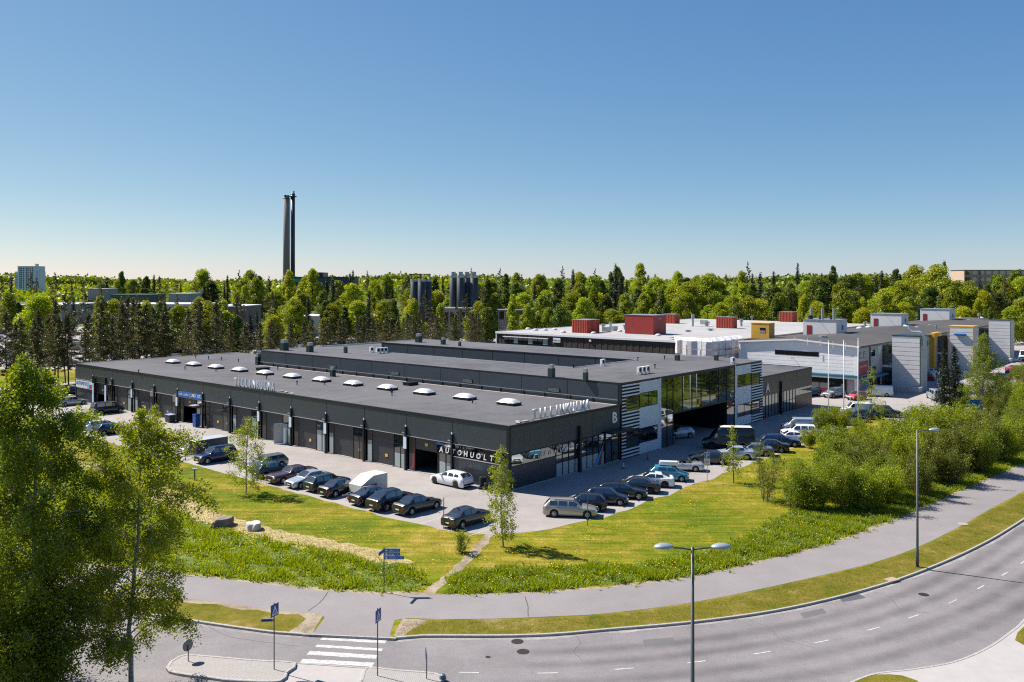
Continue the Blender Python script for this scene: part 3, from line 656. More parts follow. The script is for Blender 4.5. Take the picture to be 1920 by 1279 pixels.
MB().box(-.075,-.062,ys[13]+1.5,ys[13]+2.3,2.5,3.6).build('sign_patch', mat('sign_sky', (.2,.45,.75), .5), sg)
sg = MB().box(-.14,-.02,ys[8]+.2,ys[9]-.15,3.92,4.62).build('shop_sign', BLUE, B)
letters(sg, 'KORJAAMO', (-.15, ys[9]-.5), (-.15, ys[9]-3.3), 4.1, .42, .02, WHITEP, R(-90))
letters(sg, 'JUNO OY', (-.15, ys[9]-3.5), (-.15, ys[8]+.4), 4.08, .62, .02, WHITEP, R(-90))
# corner bay: solid base, long dark sign band
MB().box(0, .2, .03, ys[1]-.12, 0, 2.45).build('wall_panel', PANEL2, B)
MB().box(-.03,.12,.0,ys[1]-.1,2.45,2.53).build('flashing', ALU, B)
SB = MB().box(.04,.12,.05,ys[1]+2.4,2.55,ZB-.1).build('sign_band', mirror_glass('sign_gloss', (.6,.6,.62), .05, (.004,.004,.005), .05), B)
letters(SB, 'AUTOHUOLTO', (.02, ys[1]+2.2), (.02, 1.0), 2.70, .78, .03, WHITEP, R(-90), shear=.15, bold=.02)
letters(SB, 'BMW & MINI', (.02, ys[1]+1.9), (.02, ys[1]-2.2), 3.47, .2, .02, WHITEP, R(-90))
MB().box(.0,.03,ys[1]+1.4,ys[1]+2.3,3.45,3.66).build('colour_stripe', BLUE, SB)
# corner trim
MB().box(-.04,.3,-.04,.3,0,6.24).build('corner_trim', TRIM, B)
# ---- facade 2 (faces -y)
MB().box(.3, WT-.1, .12, .5, 3.45, 6.2).build('upper_backing', TRIM, B)
for a, b in ((.32,7.1),(7.16,14.2),(14.26,WT-.08)): MB().box(a, b, 0, .2, 3.58, 6.24).build('wall_panel', PANEL_A if False else PANEL, B)
MB().box(.3, 16.6, -.06, .1, 3.5, 3.56).build('flashing', TRIM, B)
MB().box(.32, 7.6, 0, .2, 0, 2.35).build('wall_panel', PANEL2, B)
MB().box(.0, 19.8, -.03, .12, 0, .12).build('plinth', KERB, B)
for i in range(4):
    a = .5+i*1.79; MB().box(a, a+1.74, .05, .1, 2.4, 3.48).build('window_pane', GLASS, B)
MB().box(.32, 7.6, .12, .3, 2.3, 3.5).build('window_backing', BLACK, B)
SF = MB()
for i in range(9): x = 7.66+i*1.12; SF.box(x-.03, x+.03, -.02, .12, .12, 3.48)
SF.box(7.66,16.6,-.015,.12,1.52,1.58); SF.box(7.66,16.6,-.015,.12,2.32,2.37)
SFO = SF.build('shopfront', TRIM, B)
for i in range(8):
    x = 7.70+i*1.12
    MB().box(x, x+1.04, .04, .08, .14, 1.5).build('frosted_panel', FROST, SFO)
    MB().box(x, x+1.04, .04, .08, 1.6, 2.3).build('window_pane', GLASS, SFO); MB().box(x, x+1.04, .04, .08, 2.39, 3.46).build('window_pane', GLASS, SFO)
MB().box(7.6, 16.7, .12, .3, .1, 3.5).build('window_backing', BLACK, B)
letters(SFO, 'AUTOHUOLTO', (3.4, -.03), (12.6, -.03), 2.62, .66, .02, WHITEP, 0, shear=.35, bold=.01)
MB().poly([(14.6,-.03,.15),(15.2,-.03,.15),(16.3,-.03,2.1),(16.2,-.03,2.1)]).build('colour_stripe', mat('stripe_sky', (.03,.35,.75), .4), SFO)
MB().poly([(15.4,-.032,.15),(15.9,-.032,.15),(16.55,-.032,2.9),(16.3,-.032,2.1)]).build('colour_stripe', RED, SFO)
MB().box(-.17,.17,-.3,.02,0,5.0).build('post', TEAL, B, loc=(11.7,0,0))
EN = MB().box(16.75,16.9,-.05,.12,0,3.45).box(19.5,19.7,-.05,.12,0,3.45).box(16.9,19.5,-.05,.1,2.5,2.62).box(18.1,18.2,-.05,.1,0,2.5).build('entrance', TRIM, B)
for a, b, z0, z1 in ((16.9,18.1,.1,2.5),(18.2,19.5,.1,2.5),(16.9,19.5,2.62,3.45)): MB().box(a+.03,b-.03,.03,.07,z0,z1).build('door_pane', GLASS, EN)
MB().box(16.7,19.8,.12,.3,.1,3.5).build('window_backing', BLACK, B)
MB().box(16.2,20.6,-1.5,-.02,3.62,3.8).build('canopy', TEAL, B)
letters(B, 'B', (17.9,-.06), (19.3,-.06), 4.55, 1.75, .12, WHITEP, 0, bold=.03)
# ---- towers and curtain wall
SLAT = MB().box(0, 1, -.16, -.05, -.09, .09).mesh('louver_slat', mat('slat_white', (.66,.69,.72), .45))
def tower(xa, xb, la, lb):
    tw = MB(); zz = [(.05,1.35),(3.15,5.65),(7.4,8.75)]
    t = MB().box(min(xa,la), max(xb,lb), .02, .3, 0, H2-.2).build('tower_wall', BLACK, B)
    # white panels around two window bands
    for z0, z1 in zz:
        n = 2
        for q in range(n):
            a = xa+(xb-xa)*q/n; MB().box(a+.015, xa+(xb-xa)*(q+1)/n-.015, -.06, .04, z0, z1-.02).build('white_panel', WHITE, t)
    MB().box(xb-.55 if xb > la else xa, xb if xb > la else xa+.55, -.058, .04, 1.36, 3.14).build('white_panel', WHITE, t)
    MB().box(xb-.55 if xb > la else xa, xb if xb > la else xa+.55, -.058, .04, 5.66, 7.39).build('white_panel', WHITE, t)
    for z0, z1 in ((1.37,3.12),(5.67,7.37)):
        a, b = (xa+.02, xb-.6) if xb > la else (xa+.6, xb-.02)
        w = MB().box(a,b,-.05,.02,z0,z0+.07).box(a,b,-.05,.02,z1-.07,z1).box(a,a+.07,-.05,.02,z0+.07,z1-.07).box(b-.07,b,-.05,.02,z0+.07,z1-.07).box((a+b)/2-.03,(a+b)/2+.03,-.05,.02,z0+.07,z1-.07).build('window', TRIM, t)
        MB().box(a+.07,(a+b)/2-.03,-.02,.0,z0+.07,z1-.07).build('window_pane', GLASS, w); MB().box((a+b)/2+.03,b-.07,-.02,.0,z0+.07,z1-.07).build('window_pane', GLASS, w)
        a, b = la+.9 if la < xa else la+.1, lb-.1 if la < xa else lb-.9
        w = MB().box(a,b,-.04,.015,z0-.2,z1).build('window', TRIM, t); MB().box(a+.08,b-.08,-.048,-.042,z0-.12,z1-.08).build('window_pane', GLASSD, w)
    n = 22
    for q in range(n):
        z = .25+q*(8.35/(n-1)); dark = any(z0-.1 < z < z1 for z0, z1 in ((1.37,3.12),(5.67,7.37)))
        if dark:
            if la < xa: o = add('louver_slat', SLAT, t, (la, 0, z), scale=(.85,1,.8))
            else: o = add('louver_slat', SLAT, t, (lb-.85, 0, z), scale=(.85,1,.8))
            MB().box(la+.05,lb-.05,-.13,-.06,z-.05,z+.05).build('louver_slat', TRIM, t)
        else: add('louver_slat', SLAT, t, (la, 0, z), scale=(lb-la,1,1))
    return t
tower(24.0, 28.7, WT+.05, 24.0)
tower(49.5, 54.6, 54.6, T3)
MB().box(WT-.12, WT+.05, -.1, .3, 3.7, H2-.05).build('corner_trim', TRIM, B)
MB().box(28.7, 28.95, -.1, .1, 0, H2-.06).build('corner_trim', WHITE, B); MB().box(49.25, 49.5, -.1, .1, 0, H2-.06).build('corner_trim', WHITE, B)
# curtain wall above the drive-through
cw = MB(); xs = [29.0, 30.5, 32.0, 34.4, 36.9, 39.4, 41.9, 44.4, 46.8, 49.2]
for i, x in enumerate(xs):
    cw.box(x-.04, x+.04, -.06, .1, .1 if i in (0,1,2,8,9) else 4.1, H2-.22)
cw.box(29, 49.2, -.05, .1, 3.98, 4.12); cw.box(29, 49.2, -.05, .1, 5.42, 5.5); cw.box(29, 49.2, -.07, .1, H2-.3, H2-.2)
for a, b in ((29, 32), (46.8, 49.2)): cw.box(a, b, -.05, .1, 1.9, 1.98)
CW = cw.build('curtain_wall', TRIM, B)
for i in range(9):
    for z0, z1 in (((.1,1.9),(1.98,3.98),(4.12,5.42),(5.5,H2-.3)) if i in (0,1,8) else ((4.12,5.42),(5.5,H2-.3))):
        MB().box(xs[i]+.04, xs[i+1]-.04, .0, .05, z0, z1).build('window_pane', GLASS if z0 > 1 else FROST if False else GLASS, CW)
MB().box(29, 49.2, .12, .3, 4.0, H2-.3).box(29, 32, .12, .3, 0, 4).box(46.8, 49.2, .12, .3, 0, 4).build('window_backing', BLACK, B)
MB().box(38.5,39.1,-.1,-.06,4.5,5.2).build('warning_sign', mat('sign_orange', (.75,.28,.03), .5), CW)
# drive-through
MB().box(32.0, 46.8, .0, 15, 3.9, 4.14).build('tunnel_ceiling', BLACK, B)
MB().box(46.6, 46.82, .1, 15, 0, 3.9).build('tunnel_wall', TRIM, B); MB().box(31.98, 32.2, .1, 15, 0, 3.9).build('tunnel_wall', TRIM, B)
# ---- low wing A
for a, b in ((T3+.05,64.8),(64.86,71.4),(71.46,T4)): MB().box(a, b, 0, .25, 3.5, 6.24).build('wall_panel', PANEL_A, B)
MB().box(70.9, T4, 0, .25, 0, 2.3).build('wall_panel', PANEL_A, B); MB().box(T4-.2, T4, .26, LEN, 0, 6.15).build('end_wall', PANEL_A, B)
SF = MB()
for i in range(12): x = T3+.3+i*1.13; SF.box(x-.03, x+.03, -.03, .12, .1, 3.46)
SF.box(T3+.3,70.8,-.02,.12,1.9,1.97)
SFA = SF.build('shopfront', TRIM, B)
for i in range(11):
    x = T3+.33+i*1.13
    MB().box(x, x+1.07, .03, .07, .12, 1.89).build('window_pane', mirror_glass('pale_glass', (.7,.78,.76), .35, (.035,.05,.05)) if 'pale_glass' not in MATS else MATS['pale_glass'], SFA)
    MB().box(x, x+1.07, .03, .07, 1.98, 3.46).build('window_pane', GLASS, SFA)
for i in range(4): MB().box(70.95+i*1.75, 72.65+i*1.75, .03, .07, 2.34, 3.46).build('window_pane', GLASS, SFA)
MB().box(T3+.1, T4-.1, .12, .3, .1, 3.5).build('window_backing', BLACK, B)
MB().box(-.16,.16,-.25,.02,0,5.2).build('post', TRIM, B, loc=(65.3,0,0))
letters(B, 'A', (59.3,-.06), (61.3,-.06), 4.0, 1.9, .12, WHITEP, 0, bold=.03)
MB().box(T3, T4, -.03, .0, 0, .1).build('plinth', KERB, B)
# ---- raised wall behind the rooflights
nP = 10
for k in range(nP):
    a = .3+k*7.37; MB().box(WT-.14, WT-.01, a+.03, a+7.34, H1+.05, H2-.17).build('wall_panel', PANEL, B)
    MB().box(WT-.30,WT-.16,-.02,.02,0,.62).build('rail_post', TRIM, B, loc=(0, a+3.5, H1))
    MB().box(WT-.30,WT-.16,-.02,.02,0,.62).build('rail_post', TRIM, B, loc=(0, a+6.9, H1))
    if k in (1, 3, 5, 7):
        v = MB().box(WT-.2, WT-.15, a+1.2, a+3.0, H1+.75, H1+1.25).build('wall_vent', TRIM, B)
        for q in range(4): MB().box(WT-.23, WT-.2, a+1.25, a+2.95, H1+.8+q*.11, H1+.84+q*.11).build('vent_slat', GALV, v)
MB().box(WT-.28, WT-.2, .3, 74, H1+.55, H1+.62).build('roof_rail', GALV, B)
MB().box(WT-.6, WT-.16, .3, 74, H1+.002, H1+.03).build('gravel_strip', mat('gravel_strip', (.36,.32,.30), .9, var=.3, scale=8), B)
for k in range(8): MB().box(T2+.02, T2+.05, 15.3+k*7.3, 22.5+k*7.3, 5.9, H2-.22).build('wall_panel', PANEL, B) if False else MB().box(T2-.02, T2+.04, 15.3+k*7.3, 22.5+k*7.3, 5.95, H2-.22).build('wall_panel', PANEL, B)
# rooflights
def skylight_meshes():
    c = MB().box(-.8,.8,-1.25,1.25,0,.32).mesh('kerb_frame', TRIM)
    d = MB(); nx, ny = 8, 12; base = 0
    for j in range(ny+1):
        for i in range(nx+1):
            x = -.84+1.68*i/nx; y = -1.29+2.58*j/ny
            hx = 1-abs(2*i/nx-1)**3.0; hy = 1-abs(2*j/ny-1)**3.0
            d.v.append((x*(.94 if hx*hy > 0 else 1), y*(.95 if hx*hy > 0 else 1), .325+.44*(hx*hy)**.7))
    for j in range(ny):
        for i in range(nx): a = j*(nx+1)+i; d.f.append((a, a+1, a+nx+2, a+nx+1)); d.m.append(0)
    d.box(-.86,.86,-1.31,1.31,.30,.34)
    return c, d.mesh('dome', DOME, False)
SKC, SKD = skylight_meshes(); SKD.polygons.foreach_set('use_smooth', [True]*len(SKD.polygons))
for k in range(12):
    s = add('rooflight', SKC, B, (11.7, 10.1+7.16*k, H1)); add('dome', SKD, s)
# roof stacks, vents, units (photo pixel of the foot, roof level)
def roof_at(u, v, z): t, s = loc_of(u, v, z); return (t, s, z)
def stack(u, v, z, h, r=.28, m=STACK, capm=GALV):
    o = MB().box(-r, r, -r, r, 0, h).build('vent_stack', m, B, loc=roof_at(u, v, z)); MB().box(-r*.8, r*.8, -r*.8, r*.8, h, h+h*.45).build('vent_hood', capm, o); return o
for u, v, h, r in ((1034,707,1.1,.34),(1098,714,1.0,.24),(1270,676,.8,.3),(1343,676,.8,.26),(533,657,1.3,.55),(581,660,1.1,.45),(648,662,1.0,.24),(785,642,1.2,.5),(831,646,.9,.35),(862,649,.7,.2)): stack(u, v, H2, h, r)
for u, v, h, r in ((485,684,1.4,.42),(624,706,1.0,.32)): stack(u, v, H1, h, r)
for u, v in ((493,690),(770,718)): MB().box(-.9,.9,-.6,.6,0,.35).prism([(-1.0,-.7),(1.0,-.7),(1.0,.7),(-1.0,.7)], .35, .45).build('roof_hatch', TRIM, B, loc=roof_at(u, v+4, H1))
PIPE = MB().lathe([(.07,0),(.07,.45),(.13,.47),(.13,.6)], n=8).mesh('vent_pipe', TRIM)
for u, v in ((347,694),(367,672),(391,674),(415,676),(447,679),(405,697),(500,711),(557,722),(609,722),(733,736),(886,756),(735,742),(521,694),(260,700)): add('vent_pipe', PIPE, B, roof_at(u, v, H1))
for u, v in ((1228,691),(1075,690),(1196,677),(1246,674)): add('vent_pipe', PIPE, B, roof_at(u, v, H2))
def ac_unit(u, v, z, n=2, dx=.95):
    t, s, z = roof_at(u, v, z)
    for i in range(n):
        o = MB().box(-.4,.4,-.18,.18,.25,.95).box(-.35,-.3,-.2,.2,0,.25).box(.3,.35,-.2,.2,0,.25).build('cooling_unit', WHITEP, B, loc=(t+i*dx, s, z))
        MB().lathe([(.26,0),(.26,.02)], n=14, axis='y').build('fan_grille', TRIM, o, loc=(-.05,-.195,.6))
ac_unit(1199,702,H2,3); ac_unit(1130,686,H2,1); ac_unit(697,661,H2,1); ac_unit(709,663,H2,3,.8); ac_unit(583,692,H1,2); ac_unit(1374,682,H2,1)
for u, v in ((662,688),(776,688)): pass
# standing roof letters on both edges
def sign_frame(p0, p1, z):
    mb = MB(); mb.tube([(*p0, z+.08), (*p1, z+.08)], .035, 5); mb.tube([(*p0, z+.9), (*p1, z+.9)], .03, 5)
    return mb.build('roof_sign', GALV, B)
LW = mat('letter_white', (.58,.60,.62), .4)
s1 = sign_frame((.75, 50.6), (.75, 41.2), H1)
letters(s1, 'TILLINKULMA', (.62, 50.8), (.62, 41.0), H1+.12, 1.5, .16, LW, R(-90), bold=.035, xs=.70)
s2 = sign_frame((4.6, .85), (14.5, .85), H1)
letters(s2, 'TILLINKULMA', (4.4, .62), (14.7, .62), H1+.12, 1.5, .16, LW, 0, bold=.035, xs=.70)
for sgn, pts in ((s1, [(1.1,40.5),(1.0,39.2),(.9,37.6)]), (s2, [(3.6,.9),(2.4,.8),(2.9,1.2)])):
    for i, (x, y) in enumerate(pts): MB().box(-.45,.45,-.18,.18,0,.10).build('ballast_slab', KERB, sgn, loc=(x, y, H1+.01), rz=.6*i)
for i in range(6): MB().box(-.35,.35,-.15,.15,0,.10).build('ballast_slab', KERB, s2, loc=(5+i*1.8, .35, H1+.01))
# ---------------------------------------------------------------- vehicles
PAINTS = {}
def paint(name, c, rough=.28, metal=.0, coat=.8):
    if name not in PAINTS: PAINTS[name] = mat('paint_'+name, c, rough, metal, coat=coat, spec=.5)
    return PAINTS[name]
for n, c, me in (('black',(.008,.008,.010),.0),('blueblack',(.010,.014,.030),.3),('anthracite',(.035,.036,.04),.4),('darkgreen',(.012,.030,.030),.3),('white',(.74,.75,.76),.0),('silver',(.46,.47,.48),.55),
                 ('champagne',(.36,.33,.28),.5),('grey',(.20,.21,.22),.5),('maroon',(.055,.014,.016),.2),('skyblue',(.05,.22,.33),.2),('navy',(.008,.018,.07),.3),('palegrey',(.42,.46,.50),.4),
                 ('red',(.40,.02,.03),.0),('teal',(.015,.05,.055),.3),('orange',(.55,.16,.03),.0),('paleblue',(.40,.46,.54),.3)): paint(n, c, metal=me)
CGLASS = mirror_glass('car_glass', (.72,.80,.86), .16, (.012,.015,.017), .02)
TYRE = mat('tyre_rubber', (.014,.014,.015), .85)
RIM = mat('alloy_rim', (.50,.51,.52), .35, .7); RIMD = mat('dark_rim', (.06,.06,.065), .4, .6)
LAMPF = mat('headlamp', (.55,.58,.60), .12, .3); LAMPR = mat('tail_lamp', (.32,.012,.015), .2); PLATE = mat('plate_white', (.70,.70,.68), .5)
UNDER = mat('underbody', (.008,.008,.008), .9); SEATM = mat('seat_leather', (.10,.09,.085), .6); CHROME = mat('chrome', (.6,.6,.6), .15, 1)

def interp(tab, x):
    if x <= tab[0][0]: return tab[0][1]
    for (a, va), (b, vb) in zip(tab, tab[1:]):
        if x <= b: return va + (vb-va)*(x-a)/(b-a)
    return tab[-1][1]
# fractions run from the nose (0) to the tail (1); deck = bonnet/belt/boot line, roof = roof line, win = side-glass spans
TYPES = {
 'sedan':  dict(L=4.75,W=1.82,H=1.44, wf=.175,wr=.80, r=.325, deck=[(0,.62),(.03,.72),(.12,.80),(.30,.94),(.5,.98),(.84,1.04),(.95,1.02),(1,.88)], roof=[(.29,0),(.45,.97),(.52,1.0),(.64,.985),(.70,.93),(.84,0)], win=[(.36,.545),(.565,.73)]),
 'wagon':  dict(L=4.75,W=1.82,H=1.47, wf=.175,wr=.79, r=.325, deck=[(0,.62),(.03,.72),(.12,.81),(.29,.93),(.5,.96),(.9,1.00),(.97,.98),(1,.88)], roof=[(.28,0),(.43,.97),(.5,1.0),(.75,1.0),(.88,.95),(.975,0)], win=[(.35,.52),(.54,.71),(.73,.885)]),
 'touring': dict(L=4.85,W=1.84,H=1.44, wf=.17,wr=.79, r=.345, deck=[(0,.60),(.03,.73),(.12,.84),(.30,.97),(.5,1.01),(.9,1.06),(.96,1.02),(1,.86)], roof=[(.29,0),(.46,.97),(.53,1.0),(.68,.97),(.82,.86),(.88,.76),(.975,0)], win=[(.37,.54),(.56,.71),(.73,.865)]),
 'hatch':  dict(L=4.05,W=1.76,H=1.47, wf=.18,wr=.80, r=.31, deck=[(0,.60),(.03,.72),(.12,.82),(.25,.97),(.5,1.01),(.9,1.06),(.97,1.03),(1,.87)], roof=[(.24,0),(.42,.97),(.5,1.0),(.76,.98),(.86,.9),(.975,0)], win=[(.33,.54),(.56,.78)]),
 'suv':    dict(L=4.70,W=1.90,H=1.74, wf=.175,wr=.79, r=.37, clear=.24, deck=[(0,.72),(.03,.88),(.1,.98),(.26,1.08),(.5,1.10),(.92,1.12),(.98,1.08),(1,.95)], roof=[(.26,0),(.39,.96),(.47,1.0),(.78,1.0),(.9,.95),(.98,0)], win=[(.33,.51),(.53,.70),(.72,.88)]),
 'coupe':  dict(L=4.60,W=1.82,H=1.38, wf=.175,wr=.79, r=.335, deck=[(0,.60),(.03,.70),(.12,.79),(.32,.90),(.5,.93),(.9,.99),(.96,.98),(1,.85)], roof=[(.30,0),(.46,.97),(.53,1.0),(.62,.98),(.72,.85),(.90,0)], win=[(.38,.58),(.60,.76)]),
 'fastback': dict(L=4.95,W=1.95,H=1.66, wf=.175,wr=.79, r=.38, clear=.22, deck=[(0,.70),(.03,.84),(.1,.95),(.28,1.04),(.5,1.07),(.9,1.12),(.97,1.10),(1,.95)], roof=[(.28,0),(.42,.96),(.5,1.0),(.63,.99),(.75,.85),(.94,0)], win=[(.35,.53),(.55,.80)]),
 'oldsedan': dict(L=5.45,W=1.96,H=1.40, wf=.19,wr=.78, r=.34, deck=[(0,.72),(.01,.84),(.1,.90),(.34,.95),(.5,.96),(.72,.98),(.97,.94),(1,.82)], roof=[(.36,0),(.45,.96),(.50,1.0),(.66,1.0),(.70,.95),(.75,0)], win=[(.40,.54),(.56,.69)]),
 'roadster': dict(L=4.12,W=1.75,H=.93, wf=.20,wr=.78, r=.31, deck=[(0,.52),(.03,.64),(.12,.72),(.38,.84),(.5,.84),(.7,.86),(.93,.86),(1,.72)], roof=[(.3,0),(.8,0)], win=[]),
 'van':    dict(L=4.95,W=1.92,H=1.95, wf=.165,wr=.76, r=.33, clear=.22, deck=[(0,.72),(.02,.92),(.08,1.04),(.19,1.16),(.4,1.18),(.95,1.18),(1,1.10)], roof=[(.17,0),(.30,.94),(.37,1.0),(.94,1.0),(.985,.9),(.995,0)], win=[(.225,.37)]),
 'minivan': dict(L=4.85,W=1.90,H=1.85, wf=.165,wr=.78, r=.34, clear=.22, deck=[(0,.72),(.02,.92),(.08,1.02),(.19,1.12),(.4,1.14),(.95,1.15),(1,1.05)], roof=[(.17,0),(.32,.95),(.39,1.0),(.9,1.0),(.96,.93),(.99,0)], win=[(.235,.40),(.42,.64),(.66,.90)]),
 'bigvan': dict(L=6.30,W=2.05,H=2.65, wf=.155,wr=.76, r=.36, clear=.25, deck=[(0,.85),(.015,1.0),(.08,1.12),(.15,1.25),(.4,1.28),(.96,1.28),(1,1.2)], roof=[(.14,0),(.24,.62),(.30,.90),(.36,1.0),(.96,1.0),(.99,.95),(.997,0)], win=[(.18,.28)]),
}
CAR = {}
def car_meshes(kind):
    if kind in CAR: return CAR[kind]
    T = TYPES[kind]; L, Wd, H = T['L'], T['W'], T['H']; cl = T.get('clear', .17); r = T['r']; ar = r+.055
    xf, xr = T['wf'], T['wr']
    keys = {0, .012, .03, .06, .1, .93, .96, .985, 1.0}
    keys |= {a for a, _ in T['deck']} | {a for a, _ in T['roof']} | {q for w in T['win'] for q in w}
    for c in (xf, xr): keys |= {c+ar/L*q for q in (-1,-.95,-.8,-.55,-.25,0,.25,.55,.8,.95,1)}
    keys |= {i/22 for i in range(23)}
    ks = []
    for k in sorted(keys):
        if 0 <= k <= 1 and (not ks or k-ks[-1] > .0035): ks.append(k)
    ks[-1] = 1.0
    rows = []
    for f in ks:
        d = interp(T['deck'], f); g = max(0, min(1, interp(T['roof'], f))) if T['roof'][0][0] <= f <= T['roof'][-1][0] else 0
        rz = d + (H-d)*g; taper = 1.0
        if f < .10: taper = .80+.20*math.sin((f/.10)*math.pi/2)
        if f > .92: taper = .86+.14*math.sin(((1-f)/.08)*math.pi/2)
        w = Wd/2*taper; zb = cl + (.10 if f < .012 or f > .99 else 0)
        for c in (xf, xr):
            dx = abs(f-c)*L
            if dx < ar: zb = max(zb, r*.98 + math.sqrt(ar*ar-dx*dx) - .0)
        def mix(a, b): return a+(b-a)*g
        tum = .62 if kind not in ('van','bigvan','minivan') else .78
        ring = [(.90*w, zb), (.985*w, zb+.22*(d-zb)), (w, zb+.52*(d-zb)), (.975*w, zb+.84*(d-zb)), (.90*w, d),
                (mix(.86,.885)*w, d+.012+.10*(rz-d)), (mix(.80,tum+.14)*w, d+.022+.86*(rz-d)), (mix(.72,tum)*w, d+.03+.965*(rz-d)), (mix(.4,tum*.55)*w, rz+.045), (0, rz+.055)]
        rows.append([(L/2-f*L, y, z) for y, z in ring])
    n = len(rows[0]); V = []; idx = {}
    def vid(i, j, sgn):
        key = (i, j, sgn if j < n-1 else 0)
        if key not in idx:
            x, y, z = rows[i][j]; idx[key] = len(V); V.append((x, y*sgn, z))
        return idx[key]
    groups = {'body': []}
    a0, a1 = T['roof'][0][0], None; roof = T['roof']
    up = next((x for x, g in roof if g >= .9), None); dn = None
    for x, g in roof:
        if g >= .85: dn = x
    if kind == 'bigvan': up = .30
    for i in range(len(ks)-1):
        fm = (ks[i]+ks[i+1])/2
        for sgn in (1, -1):
            for j in range(n-1):
                q = [vid(i,j,sgn), vid(i+1,j,sgn), vid(i+1,j+1,sgn), vid(i,j+1,sgn)]
                if sgn < 0: q = q[::-1]
                key = 'body'
                if kind != 'roadster':
                    if j >= 7 and roof[0][0]+.012 < fm < up-.004: key = 'windscreen'
                    elif j >= 7 and dn+.008 < fm < roof[-1][0]-.012 and kind not in ('van','bigvan'): key = 'rear_window'
                    elif j == 5:
                        for wi, (a, b) in enumerate(T['win']):
                            if a+.006 < fm < b-.006: key = 'side_window%d%s' % (wi, 'l' if sgn > 0 else 'r')
                groups.setdefault(key, []).append(tuple(q))
    for i in (0, len(ks)-1):
        ring = [vid(i,j,1) for j in range(n)] + [vid(i,j,-1) for j in range(n-2,-1,-1)]
        groups['body'].append(tuple(ring if i == 0 else ring[::-1]))
    out = []
    for key, fs in groups.items():
        used = sorted({v for f in fs for v in f}); mp = {v: k for k, v in enumerate(used)}
        me = bpy.data.meshes.new(key); me.from_pydata([V[v] for v in used], [], [tuple(mp[v] for v in f) for f in fs])
        me.polygons.foreach_set('use_smooth', [len(f) < 6 for f in fs]); me.materials.append(CGLASS if key != 'body' else PAINTS['black']); me.update()
        out.append(('body' if key == 'body' else key.rstrip('lr').rstrip('0123456789') if key.startswith('side') else key, me, (0,0,0), 0))
    ex = []
    ex.append(('underbody', MB().box(-L*.46, L*.46, -Wd*.38, Wd*.38, cl+.03, cl+.42).mesh('underbody', UNDER)))
    hz = interp(T['deck'], .03)
    for s in (1, -1):
        y = s*Wd*.33
        ex.append(('headlight', MB().box(L*.455, L*.5+.012, min(y-s*.0,y+s*.18)-.02, max(y-s*.0,y+s*.18)-.02*0, hz-.20, hz-.04).mesh('headlight', LAMPF)))
        zt = interp(T['deck'], .985); yt = s*Wd*.36
        ex.append(('taillight', MB().box(-L*.5-.012, -L*.462, min(yt,yt+s*.12), max(yt,yt+s*.12), zt-.30, zt-.10).mesh('taillight', LAMPR)))
        if kind != 'roadster' or True:
            xm = L/2-(roof[0][0]+.07)*L if kind != 'roadster' else L/2-.42*L; zm = interp(T['deck'], roof[0][0]+.05)+.04
            ex.append(('wing_mirror', MB().box(xm-.08, xm+.06, min(s*Wd*.45, s*(Wd*.5+.14)), max(s*Wd*.45, s*(Wd*.5+.14)), zm, zm+.14).mesh('wing_mirror', PAINTS['black'])))
    ex.append(('bumper', MB().box(-L*.5-.03, -L*.47, -Wd*.40, Wd*.40, cl+.16, cl+.32).mesh('bumper', UNDER)))
    ex.append(('grille', MB().box(L*.47, L*.5+.014, -Wd*.22, Wd*.22, hz-.24, hz-.08).mesh('grille', UNDER)))
    ex.append(('air_intake', MB().box(L*.47, L*.5+.010, -Wd*.30, Wd*.30, cl+.12, cl+.26).mesh('air_intake', UNDER)))
    ex.append(('licence_plate', MB().box(-L*.5-.042, -L*.5-.03, -.22, .22, cl+.34, cl+.45).mesh('licence_plate', PLATE)))
    ex.append(('licence_plate', MB().box(L*.5+.016, L*.5+.026, -.22, .22, cl+.24, cl+.34).mesh('licence_plate', PLATE)))
    out += [(a, b, (0,0,0), 0) for a, b in ex]
    if kind == 'roadster':
        out.append(('cockpit', MB().box(-.75,.35,-.62,.62,.80,.905).mesh('cockpit', UNDER), (0,0,0), 0))
        for s in (1,-1): out.append(('seat', MB().box(-.62,-.42,s*.33-.22,s*.33+.22,.7,1.08).box(-.55,-.45,s*.33-.13,s*.33+.13,1.08,1.24).mesh('seat', SEATM), (0,0,0), 0))
        out.append(('windscreen', MB().poly([(.62,-.66,.88),(.62,.66,.88),(.25,.56,1.26),(.25,-.56,1.26)]).poly([(.61,-.66,.88),(.24,-.56,1.26),(.24,.56,1.26),(.61,.66,.88)]).mesh('windscreen', CGLASS), (0,0,0), 0))
        out.append(('windscreen_frame', MB().tube([(.63,-.68,.87),(.24,-.58,1.28),(.24,.58,1.28),(.63,.68,.87)], .03, 6).mesh('windscreen_frame', UNDER), (0,0,0), 0))
    tw = .115
    ty = MB().lathe([(r*.62,-tw),(r*.93,-tw),(r,-tw*.7),(r,tw*.7),(r*.93,tw),(r*.62,tw)], n=22, axis='y', cap=False)
    ty.lathe([(r*.64,-tw*.4),(r*.64,-tw*.38)], n=22, axis='y')
    tm = ty.mesh('tyre', TYRE)
    rm = MB(); rm.lathe([(r*.62,tw*.55),(r*.64,tw*.95),(r*.55,tw*.9)], n=20, axis='y', cap=False)
    for q in range(5):
        a = q*2*math.pi/5
        for da in (-.16, .16):
            p0 = Vector((math.cos(a)*r*.1, tw*.85, math.sin(a)*r*.1)); p1 = Vector((math.cos(a+da)*r*.6, tw*.8, math.sin(a+da)*r*.6))
            rm.tube([p0, p1], [.035, .028], 5)
    rm.lathe([(r*.16,tw*.6),(r*.14,tw*.98)], n=10, axis='y')
    rmesh = rm.mesh('rim', RIM)
    CAR[kind] = (out, tm, rmesh, T); return CAR[kind]

